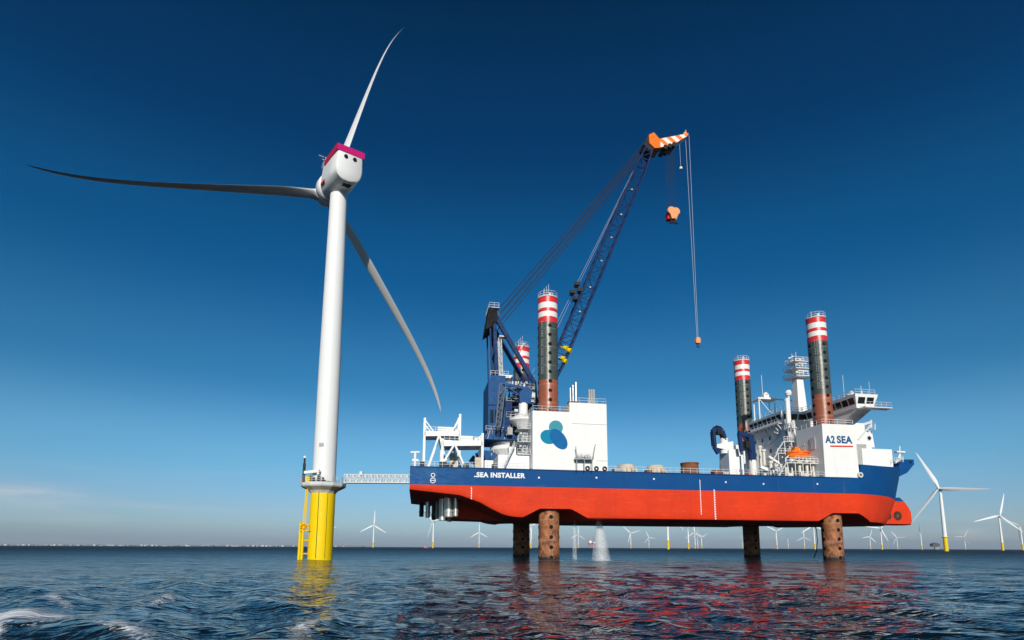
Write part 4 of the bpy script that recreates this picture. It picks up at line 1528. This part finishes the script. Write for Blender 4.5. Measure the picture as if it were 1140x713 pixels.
for k in range(22):
    b = MB()
    x, w_, z = rng.uniform(-9, -2), rng.uniform(3, 7.5), rng.choice([18.2, 21.8, 24.5, 27.3])
    b.box((x, w_, z), (x + rng.uniform(.4, 1.2), w_ + .8, z + rng.uniform(.6, 2.2)))
    b.tube((x + .2, w_, z), (x + .2 + rng.uniform(-1, 1), w_ - .1, z + rng.uniform(2, 4)), .08, 6)
    b.build('equipment_cabinet', M[['lgrey', 'dark', 'blue', 'hoop', 'grey'][k % 5]], ship, 0)

# ------------------------------------------------------------------ loose things on deck
def on_deck(name, mb, mat, label, cat, group=None, angle=35):
    o = mb.build(name, mat, None, angle)
    o.location, o.rotation_euler = OX, (0, 0, YAW)
    return tag(o, label, cat, group)
# lifeboat
lb = empty('lifeboat', OX + AX * 60.1 + BX * 2.6 + Vector((0, 0, 23.5)), YAW)
tag(lb, 'orange enclosed lifeboat hung in davits beside the white house', 'lifeboat')
rings = []
for x, hw, zb, zt in ((-2.8, .3, .5, 1.45), (-2.5, .8, .2, 1.4), (-1.4, 1.1, -.1, 1.35), (0, 1.2, -.15, 1.33), (1.4, 1.1, -.1, 1.35), (2.4, .75, .2, 1.42), (2.85, .1, .8, 1.5)):
    rings.append([(x, -hw * .55, zb), (x, hw * .55, zb), (x, hw, (zb + zt) / 2), (x, hw, zt), (x, -hw, zt), (x, -hw, (zb + zt) / 2)])
b = MB()
b.loft(rings)
b.build('hull', M['orange'], lb)
b = MB()
b.loft([[(x, -hw, 1.3), (x, hw, 1.3), (x, hw * .7, zt), (x, -hw * .7, zt)] for x, hw, zt in ((-1.9, .5, 1.4), (-1.7, .85, 1.6), (-1.2, .9, 1.75), (-1.0, .8, 2.5), (-.1, .8, 2.5), (.1, .9, 1.7), (1.2, .8, 1.65), (1.3, .7, 2.0), (1.9, .6, 1.95), (2.1, .45, 1.4))])
b.build('canopy', M['orange'], lb)
b = MB()
b.bar((-2.6, -1.12, 1.1), (2.6, -1.12, 1.1), .08, .18)
b.build('fender', M['redp'], lb)
# midship cargo: sea-fastening rings, drum, crates
def ring_frame(x, w_, label):
    b = MB()
    b.lathe([(1.9, 18.2), (2.0, 19.2), (1.9, 20.9), (1.75, 21.1), (1.5, 21.0), (1.4, 18.3)], (x, w_, 0), 28)
    for k in range(14):
        an = 2 * PI * k / 14
        b.bar((x + 3.3 * math.cos(an), w_ + 3.3 * math.sin(an), 18.2), (x + 1.9 * math.cos(an), w_ + 1.9 * math.sin(an), 20.3), .22, .35)
    b.lathe([(3.2, 18.25), (3.4, 18.25), (3.4, 18.6), (3.2, 18.6)], (x, w_, 0), 28, cap=False)
    return on_deck('grillage_ring', b, M['hoop'], label, 'sea fastening', 'round steel cradles on the main deck')
ring_frame(19.2, 5.5, 'round beige steel cradle next to the white house with the ovals')
ring_frame(26.2, 5.5, 'round beige steel cradle further along the deck, halfway to the rusty drum')
b = MB()
b.lathe([(2.0, 18.2), (2.0, 21.8), (2.12, 21.85), (2.12, 22.1), (1.8, 22.1), (1.8, 21.0)], (35.0, 6.5, 0), 32)
b.lathe([(2.07, 19.6), (2.07, 19.8)], (35.0, 6.5, 0), 32, cap=False)
on_deck('steel_drum', b, M['rust'], 'tall rusty brown steel ring standing on the main deck', 'steel ring')
for i, (x, c, m_, lab) in enumerate(((38.6, 1.6, 'rust', 'rusty crate beside the tall brown ring on deck'), (40.8, 1.3, 'hoop', 'beige crate between the rusty crate and the orange bin'),
                                     (47.0, .9, 'orange', 'small orange bin standing alone behind the deck rail'), (22.6, 1.2, 'rust', 'rusty crate between the two round beige cradles'),
                                     (15.2, 1.4, 'grey', 'grey crate between the white house and the first round cradle'))):
    b = MB()
    b.box((x, 2, 18.2), (x + c, 2 + c * 1.2, 18.4 + c))
    for q in range(4):
        b.box((x - .05, 1.94, 18.4 + c * (.05 + .28 * q)), (x + c + .05, 2.0, 18.4 + c * (.05 + .28 * q) + .12))
    for q in (0, 1):
        b.box((x + q * (c - .1), 1.92, 18.2), (x + q * (c - .1) + .1, 2.0, 18.4 + c))
    on_deck('deck_crate', b, M[m_], lab, 'crate', 'crates on the main deck', 0)
b = MB()
b.path([P3(905.5, 583, 10), P3(909, 590, 9.5), P3(910, 602, 9), P3(909, 614, 8.5), P3(906, 621.5, 8)], .10, 6)
on_deck('hanging_hose', b, M['dark'], 'thin dark hose curving from the hull bottom to the sea', 'hose')
# another jack-up far away, standing on thin legs
d = ray(660, 610)
jr = empty('jackup_rig', (d.x / d.y * 3600, 3600, 0))
tag(jr, 'tiny red and white jack-up rig far away, left of the white water fan', 'rig')
b = MB()
b.loft([[(x, -hw * .8, zb), (x, hw * .8, zb), (x, hw, zt), (x, -hw, zt)] for x, hw, zb, zt in ((-29, 14, 24, 31), (-24, 15, 22, 31), (18, 15, 22, 31), (27, 8, 24, 32), (31, 1, 28, 33))])
b.build('hull', M['redp'], jr)
b = MB()
b.box((-26, -10, 30.9), (-8, 10, 42))
b.box((-20, -8, 41.9), (-12, 8, 48))
b.box((2, -9, 30.9), (14, 9, 36))
b.build('deck_house', M['fadwhite'], jr, 0)
for x in (-22, 18):
    for y in (-11, 11):
        b = MB()
        b.lattice((x, y, -3), (x, y, 60), 3, 3, 3, 3, 14, (1, 0, 0), .35, .2)
        b.build('leg', M['grey'], jr)
b = MB()
b.bar((10, 0, 34), (22, 0, 118), 2.6, 2.6)
b.bar((10, 0, 34), (4, 0, 60), 1.6, 1.6)
b.tube((22, 0, 117), (4, 0, 60), .8, 5)
b.build('crane_boom', M['dark'], jr, 0)

# ------------------------------------------------------------------ water poured from the hull
def spray_mat():
    m, nt, b = base_mat('falling_water')
    b.inputs['Base Color'].default_value = (.80, .82, .84, 1)
    b.inputs['Roughness'].default_value = .6
    a = mrange(nt, noise(nt, 3.0, 7, stretch=(1.6, 1.6, .35), rough=.75), .42, .66, .0, .34)
    L(nt, a, b.inputs['Alpha'])
    return m
SPR = spray_mat()
def jet(s0, w0, z0, s1, w1, r0, r1, label, name, drops, alpha_shells=3):
    b = MB()
    for sh in range(alpha_shells):
        f = 1 - .28 * sh
        rings = []
        for i in range(15):
            t = i / 14
            z = z0 * (1 - t) - .1 * t
            k = t ** .62
            cx, cy = s0 + (s1 - s0) * t ** .7, w0 + (w1 - w0) * t ** .7
            rr = (r0 + (r1 - r0) * k) * f
            rings.append([(cx + rr * math.cos(2 * PI * q / 22) * (1 + .12 * math.sin(q * 5.3 + sh)), cy + .55 * rr * math.sin(2 * PI * q / 22), z) for q in range(22)])
        b.loft(rings, cap=False)
    for i in range(drops):
        t = rng.uniform(.03, 1)
        k = t ** .62
        rr = (r0 + (r1 - r0) * k) * math.sqrt(rng.uniform(0, 1)) * 1.08
        an = rng.uniform(0, 2 * PI)
        cx, cy = s0 + (s1 - s0) * t ** .7 + rr * math.cos(an), w0 + (w1 - w0) * t ** .7 + .6 * rr * math.sin(an)
        z = z0 * (1 - t)
        ln = rng.uniform(.12, .4)
        b.tube((cx, cy, max(0, z - ln)), (cx, cy, z), rng.uniform(.012, .03), 4, .008)
    return on_deck(name, b, SPR, label, 'water jet', 'water streams falling from the hull')
jet(11.6, 2.6, 8.6, 12.1, 2.4, .32, 1.95, 'wide fan of white water falling from the hull bottom', 'water_jet', 700)
jet(6.6, 4.0, 8.6, 6.6, 4.0, .18, .5, 'thin stream of water dripping beside the near aft leg', 'water_jet', 160, 1)

# ------------------------------------------------------------------ wind turbines
def section(ch, th, n=14):
    """airfoil-like ring: chord along x (leading edge +), thickness along y"""
    pts = []
    for i in range(n):
        t = 2 * PI * i / n
        x = .5 * math.cos(t)
        y = .5 * math.sin(t) * (1.0 if th > .9 else (.55 + .45 * math.cos(t)) ** .55 if math.cos(t) > -1 else 0)
        pts.append((ch * (x - (.0 if th > .9 else .18)), ch * th * y))
    return pts
def blade_mesh(Lr, pitch, bend, root=1.35, cmax=4.1, n=26, ring=14, sweep=0.0):
    rings = []
    for i in range(n):
        t = i / (n - 1)
        r = t * Lr
        if t < .2:
            k = t / .2
            k = k * k * (3 - 2 * k)
            ch, th = 2 * root * (1 - k) + cmax * k, 1 - .68 * k
        else:
            k = (t - .2) / .8
            ch, th = cmax * (1 - k) + 1.15 * k * (1 - k ** 8) ** .5 + .06, .34 - .17 * min(1, k * 1.6)
        tw = pitch + R(14) * (1 - t) ** 2.2
        c, s_ = math.cos(tw), math.sin(tw)
        rings.append([(x * c - y * s_ + sweep * t ** 7, x * s_ + y * c + bend * t ** 1.2, r) for x, y in section(ch, th, ring)])
    b = MB()
    b.loft(rings)
    return b
def rotor_frame(psi, tilt):
    n = Vector((math.sin(psi) * math.cos(tilt), math.cos(psi) * math.cos(tilt), math.sin(tilt)))
    r = Vector((math.cos(psi), -math.sin(psi), 0))
    return n, r, r.cross(n)
def frame(x, y, z, o):
    return Matrix(((x.x, y.x, z.x, o.x), (x.y, y.y, z.y, o.y), (x.z, y.z, z.z, o.z), (0, 0, 0, 1)))

# the big one
TB = Vector((-38.4, 116.693, 0))
wt = empty('wind_turbine', TB)
tag(wt, 'huge white wind turbine on a yellow foundation, nearest in view', 'wind turbine')
b = MB()
b.lathe([(2.32, 15.6), (2.32, 16.4), (2.3, 17), (2.2, 40), (2.0, 60), (1.78, 79.0)], n=64)
tw = b.build('tower', M['turbine'], wt, 50)
b = MB()
for z in (16.4, 37.0, 58.5):
    rr = float(np.interp(z, [17, 40, 60, 79], [2.31, 2.21, 2.01, 1.79]))
    b.lathe([(rr - .01, z), (rr + .012, z), (rr + .012, z + .1), (rr - .01, z + .1)], n=64, cap=False)
b.build('flange', M['turbine'], tw)
b = MB()
an = -PI / 2 - .05
c = Vector((math.cos(an), math.sin(an), 0))
b.bar(c * 2.34 + Vector((-.45, 0, 23.0)), c * 2.34 + Vector((.45, 0, 23.0)), .12, .7)
b.build('identity_plate', M['grey'], tw)
b = MB()
b.lathe([(2.4, -8), (2.4, 13.5), (2.32, 13.7)], n=64)
fd = b.build('transition_piece', M['yellow'], wt, 50)
b = MB()
b.tube((-.05, -2.44, .3), (-.05, -2.44, 13.6), .06, 6)
b.tube((1.55, -1.88, .3), (1.55, -1.88, 13.6), .04, 6)
b.build('cable_pipe', M['dark'], fd)
# boat landing on the left side
b = MB()
for dx, dy in ((-3.75, -1.3), (-2.95, -2.0)):
    b.tube((dx, dy, -3), (dx, dy, 7.3), .27, 12)
    for z in (1.2, 3.8, 6.6):
        b.tube((dx, dy, z), (-1.6, -1.0, z), .15, 8)
b.tube((-3.75, -1.3, 7.3), (-2.95, -2.0, 7.3), .2, 8)
for z in np.arange(.4, 7.2, .55):
    b.tube((-3.55, -1.5, z), (-3.15, -1.85, z), .06, 5)
b.box((-3.6, -2.2, 5.7), (-1.5, -.4, 5.85))
b.rail([(-3.6, -2.2, 5.85), (-1.8, -2.2, 5.85)], 1.1, .7, .06)
b.tube((-3.3, -1.3, 5.8), (-2.9, -1.6, 14.0), .13, 8)
b.tube((-2.7, -1.8, 5.8), (-2.5, -2.0, 14.0), .13, 8)
for z in np.arange(6, 14, .5):
    t = (z - 5.8) / 8.2
    b.tube((-3.3 + .4 * t, -1.3 - .3 * t, z), (-2.7 + .2 * t, -1.8 - .2 * t, z), .05, 5)
b.build('boat_landing', M['yellow'], wt)
b = MB()
b.lathe([(.38, -.09), (.5, -.09), (.5, .09), (.38, .09)], (-2.7, -2.45, 6.5), 16, 'y', cap=False)
b.build('life_ring', M['orange'], wt)
# platform
b = MB()
b.lathe([(2.38, 13.2), (2.9, 13.8), (4.2, 14.45), (4.4, 14.7), (4.42, 15.3), (2.0, 15.32)], n=12, ph=.2)
pf = b.build('platform', M['lgrey'], wt, 0)
b = MB()
for k in range(12):
    a0, a1 = 2 * PI * k / 12 + .2, 2 * PI * (k + 1) / 12 + .2
    b.rail([(4.35 * math.cos(a0), 4.35 * math.sin(a0), 15.3), (4.35 * math.cos(a1), 4.35 * math.sin(a1), 15.3)], 1.15, .8, .04, 3)
b.build('guard_rail', M['lgrey'], pf)
b = MB()
for k in range(7):
    an = -PI * .95 + k * .28
    b.box((3.3 * math.cos(an) - .18, 3.3 * math.sin(an) - .15, 15.3), (3.3 * math.cos(an) + .18, 3.3 * math.sin(an) + .15, 15.3 + (1.5 if k % 2 else 1.0)))
b.build('control_boxes', M['dark'], pf)
b = MB()
b.box((-4.15, -1.5, 15.32), (-3.55, -.9, 16.2))
b.build('marker_lamp', M['orange'], pf)
b = MB()
b.box((-2.55, -3.5, 15.32), (-1.6, -2.8, 16.4))
b.build('tool_chest', M['yellow'], pf)
b = MB()
b.tube((-3.5, -1.8, 15.3), (-3.5, -1.8, 19.2), .28, 10)
b.tube((-3.5, -1.8, 19.2), (-3.5, -1.8, 20.4), .2, 8)
b.build('davit_post', M['dark'], pf)
b = MB()
b.bar((-3.2, -2.2, 17.3), (.1, -3.2, 17.5), .55, .55)
b.tube((-.2, -3.1, 15.3), (-.2, -3.1, 17.6), .25, 10)
b.build('davit_arm', M['white'], pf)
b = MB()
b.lathe([(.05, 20.2), (.25, 20.3), (.25, 20.7), (.05, 20.8)], (-3.5, -1.8, 0), 10)
b.build('davit_lamp', M['white'], pf)

PSI, TILT, HZ, OH = -.61, .14, 82.9, 9.5
n_, r_, u_ = rotor_frame(PSI, TILT)
hub_c = Vector((0, 0, HZ)) + n_ * OH
# nacelle in the rotor frame: x sideways, y along the shaft (towards the hub), z up
NF = frame(r_, n_, u_, Vector((0, 0, HZ)))
def dring(y, w, h, zc, rnd, k=10):
    """flat-topped cross-section with rounded belly"""
    pts = [(-w * .92, y, zc + h), (w * .92, y, zc + h)]
    for i in range(k + 1):
        t = i / k * PI
        pts.append((w * math.copysign(abs(math.cos(t)) ** rnd, math.cos(t)), y, zc - h * .1 - h * .9 * abs(math.sin(t)) ** rnd))
    return pts
b = MB()
b.loft([dring(-6.6, 2.6, 2.95, .3, .95), dring(-6.35, 2.9, 3.2, .25, .92), dring(-2, 3.05, 3.3, .2, .9), dring(3.4, 3.05, 3.3, .1, .9), dring(4.4, 2.9, 3.1, 0, .95)])
nc = b.build('nacelle', M['turbine'], wt, 50)
nc.matrix_basis = NF
b = MB()
b.lathe([(2.9, 4.3), (3.25, 4.6), (3.25, 6.9), (2.9, 7.2), (2.2, 7.3)], n=48, axis='y')
b.build('generator', M['turbine'], nc, 50)
b = MB()      # magenta walls of the hoisting deck
b.box((-2.95, -6.7, 2.9), (2.95, -6.5, 4.25))
b.box((-2.85, -6.5, 3.4), (2.85, 2.2, 3.55))
b.build('hoist_deck', M['magenta'], nc, 0)
for x0, x1 in ((-2.97, -2.82), (2.82, 2.97)):
    b = MB()
    b.box((x0, -6.49, 2.9), (x1, 2.2, 4.2))
    b.build('side_panel', M['sidered'], nc, 0)
b = MB()
for x in (-.95, .95):
    b.lathe([(.02, -.12), (.42, -.12), (.42, .1), (.02, .1)], (x, -6.6, 2.1), 18, 'y')
b.build('vent_hole', M['black'], nc)
b = MB()
b.box((-.6, -5.4, -3.02), (1.1, -3.9, -2.4))
b.build('hatch', M['black'], nc)
b = MB()
for x in (-2.6, -1.6):
    b.tube((x, 3.0, 3.2), (x, 3.0, 5.4), .07, 6)
b.bar((-3.4, 3.0, 4.6), (-1.2, 3.0, 4.6), .1, .1)
b.tube((-3.0, 3.0, 5.2), (-4.2, 2.6, 5.0), .09, 6)
b.rail([(-2.9, 2.4, 3.4), (-2.9, 4.3, 3.2)], 1.1, .7, .05)
b.build('weather_mast', M['lgrey'], nc)
b = MB()
b.box((-3.14, .6, -1.3), (-3.05, 3.2, -.7))
b.build('side_mark', M['redp'], nc)
b = MB()
b.lathe([(2.2, -2.1), (2.35, -1.0), (2.35, 1.0), (2.0, 2.0), (1.1, 2.7), (.05, 2.9)], n=40, axis='y')
hb3 = b.build('hub', M['turbine'], wt, 50)
hb3.matrix_basis = frame(r_, n_, u_, hub_c)
for Lr, a, pt in ((56.4, -.313, 92), (55.2, 1.7714, 90), (59.4, -2.4474, 77)):      # each blade is pitched on its own
    b = blade_mesh(Lr, R(pt), 6.5, 1.3, 3.8, 48, 24, 2.8)
    o = b.build('blade', M['turbine'], wt, 60)
    a += 2.8 / Lr
    rad = u_ * math.cos(a) - r_ * math.sin(a)
    o.matrix_basis = frame(n_.cross(rad), n_, rad, hub_c)

# gangway from the vessel's stern to the turbine platform
gA, gB = TB + Vector((4.2, .4, 15.5)), OX + AX * -28.5 + BX * 3.0 + Vector((0, 0, 15.6))
b = MB()
gw = empty('gangway', gA)
tag(gw, 'white lattice gangway bridging from turbine platform to ship stern', 'gangway')
b.lattice((0, 0, .9), (gB - gA) + Vector((0, 0, .9)), 1.5, 1.5, 1.6, 1.6, 22, (0, 1, 0), .075, .055)
b.build('truss', M['white'], gw)
b = MB()
b.bar((0, 0, .06), (gB - gA) + Vector((0, 0, .06)), 1.5, .2)
b.build('walkway', M['lgrey'], gw)
b = MB()
b.rail([(0, -.8, .2), (gB - gA) * .97 + Vector((0, -.8, .2))], 1.3, .55, .035, 4)
b.build('mesh_rail', M['lgrey'], gw)
b = MB()
b.box((3.0, -.4, 1.7), (3.6, .3, 2.4))
b.build('junction_box', M['lgrey'], gw)

# the farm: one set of meshes, each turbine a thing of its own
FM = {}
b = MB(); b.lathe([(2.4, -4), (2.4, 16.5)], n=20); FM['foundation'] = b.mesh('foundation', M['yellow'])
b = MB(); b.lathe([(2.0, 16.4), (3.9, 17.2), (3.9, 17.6), (2.0, 17.6)], n=16)
for k in range(16):
    b.tube((3.8 * math.cos(k * PI / 8), 3.8 * math.sin(k * PI / 8), 17.6), (3.8 * math.cos(k * PI / 8), 3.8 * math.sin(k * PI / 8), 18.8), .07, 4)
FM['platform'] = b.mesh('platform', M['yellow'])
b = MB(); b.lathe([(2.25, 17.5), (2.1, 40), (1.55, 76.4)], n=24); FM['tower'] = b.mesh('tower', M['fadwhite'], 50)
b = MB()
b.loft([[(-1.7, y, -1.6), (1.7, y, -1.6), (1.9, y, .2), (1.6, y, 1.9), (-1.6, y, 1.9), (-1.9, y, .2)] for y in (-6.5, 3.0)])
FM['nacelle'] = b.mesh('nacelle', M['grey'])
b = MB(); b.lathe([(1.6, -1.2), (1.7, 0), (1.3, 1.3), (.05, 2.0)], n=20, axis='y'); FM['hub'] = b.mesh('hub', M['fadwhite'], 50)
FM['blade'] = blade_mesh(53.5, R(12), 2.0, 1.2, 4.9, 14, 8).mesh('blade', M['fadwhite'], 60)

def far_turbine(px, hy, az, label, psi=0.0, dark=True):
    """px: tower at the horizon; hy: height of the hub in the photo, which gives the distance; az: blade clock angle"""
    d = ray(px, hy)
    y = (78 - EYE) / (d.z / d.y)
    p = EYEV + d * (y / d.y)
    t = empty('wind_turbine', (p.x, p.y, 0))
    tag(t, label, 'wind turbine', 'wind turbines of the farm on the horizon')
    for nm in ('foundation', 'platform', 'tower'):
        link(nm, FM[nm], t)
    brg = math.atan2(p.x, p.y)
    # rotor shaft points towards the viewer, swung by psi
    n, r, u = rotor_frame(brg + PI + psi, R(5))
    o = link('nacelle', FM['nacelle'], t)
    o.matrix_basis = frame(r, n, u, Vector((0, 0, 78)))
    hc = Vector((0, 0, 78)) + n * 4.6
    o = link('hub', FM['hub'], t)
    o.matrix_basis = frame(r, n, u, hc)
    for k in range(3):
        a = R(az) + k * 2 * PI / 3
        rad = u * math.cos(a) - r * math.sin(a)        # seen from the front: clockwise is towards -r
        o = link('blade', FM['blade'], t)
        o.matrix_basis = frame(n.cross(rad), n, rad, hc)
    return t
FAR = [
    (1046.4, 544.4, -24, 'largest of the far white turbines, just right of the bow', .30),
    (1112.1, 574.6, 15, 'second largest far turbine, in open sky right of the bow', -.35),
    (1135.7, 586.0, 60, 'far turbine at the right edge, partly out of the picture', .5),
    (1073.5, 597.8, 30, 'tiny pale turbine between the two largest far ones', .3),
    (1024.8, 593.9, 3, 'far turbine seen edge-on between bow and the dark substation', 1.42),
    (998.3, 598.8, -34, 'small far turbine just under the tip of the red bow', .1),
    (980.2, 588.6, 38, 'far turbine right under the red bow, hub close to the hull', -.2),
    (968.2, 597.8, 20, 'small far turbine next right of the rusty leg under the bow', -.5),
    (905.5, 585.0, 0, 'far turbine with its hub behind the hull, beside the hanging hose', -.5),
    (895.0, 598.4, 0, 'small far turbine with one blade straight up, near the hanging hose', .0),
    (877.0, 600.2, 2, 'tiny bare-looking turbine pole between two turbines under the hull', 1.5),
    (864.0, 591.6, 60, 'far turbine with two raised blades making a wide Y under the hull', .0),
    (836.5, 596.5, -25, 'far turbine almost hidden behind the dark leg near the bow', -.2),
    (826.5, 600.0, 0, 'tiny far turbine just left of the dark leg near the bow', .9),
    (781.0, 598.4, 60, 'rightmost of the tight cluster of far turbines under midship', .2),
    (776.3, 596.0, 15, 'middle turbine of the tight far cluster under midship', .9),
    (773.3, 593.0, -4, 'left turbine of the tight far cluster under midship', .2),
    (765.6, 583.0, 10, 'far turbine with hidden hub, left beside the tight cluster', 1.2),
    (742.6, 569.0, 20, 'far turbine with thick yellow base and hub hidden above midship', .2),
    (722.3, 598.7, -23, 'smaller of two tilted turbines right of the white water fan', .1),
    (702.0, 594.0, -46, 'larger of two tilted turbines right of the white water fan', .1),
    (643.7, 595.5, 3, 'far turbine behind the thin stream, left of the hanging boat', .3),
    (591.0, 586.0, 60, 'far turbine seen in the gap between the two aft legs', -.2),
    (533.5, 593.0, 0, 'far turbine under the stern with a blade straight up', .0),
    (482.6, 581.0, -45, 'far turbine with its hub just below the thrusters', .75),
    (416.3, 585.0, 2, 'far turbine standing alone between the yellow foundation and the stern', .0),
    (363.0, 591.0, 67, 'far turbine hidden behind the yellow foundation, one blade showing', .0),
]
for px, hy, az, lab, psi in FAR:
    far_turbine(px, hy, az, lab, psi)

# transformer platform far off on the right
d = ray(1041, 609)
sp_ = Vector((d.x / d.y * 3300, 3300, 0))
sb = empty('substation', sp_)
tag(sb, 'dark boxy transformer platform on short legs on the far horizon', 'platform')
b = MB()
b.box((-20, -12, 18), (20, 12, 34))
b.box((-23, -14, 17), (22, 14, 18.5))
b.box((-8, -8, 34), (10, 8, 38))
b.build('topside', paint('far_topside', (.07, .085, .10), .7, 0, 0), sb, 0)
b = MB()
for x in (-3, 9):
    for y in (-6, 6):
        b.tube((x + 3, y, -4), (x + 2, y, 18), 2.2, 10)
b.tube((0, -6, 3), (12, -6, 16), 1, 8)
b.build('jacket', M['hoop'], sb)
d = ray(474, 611)
b = MB()
bp_ = Vector((d.x / d.y * 1500, 1500, 0))
b.loft([[(x, -hw * .5, -.5), (x, hw * .5, -.5), (x, hw, zt), (x, -hw, zt)] for x, hw, zt in ((-6, 1.6, 1.6), (0, 2.2, 1.6), (5, 1.6, 2.0), (7.5, .1, 2.6))])
rbt = b.build('workboat', M['redp'])
rbt.location = bp_
tag(rbt, 'tiny red boat on the horizon left of the turbine under the thrusters', 'boat')
b = MB()
b.box((-3.5, -1.2, 1.6), (.5, 1.2, 3.6))
b.tube((-1.5, 0, 3.6), (-1.5, 0, 6), .1, 5)
b.build('wheelhouse', M['peach'], rbt)
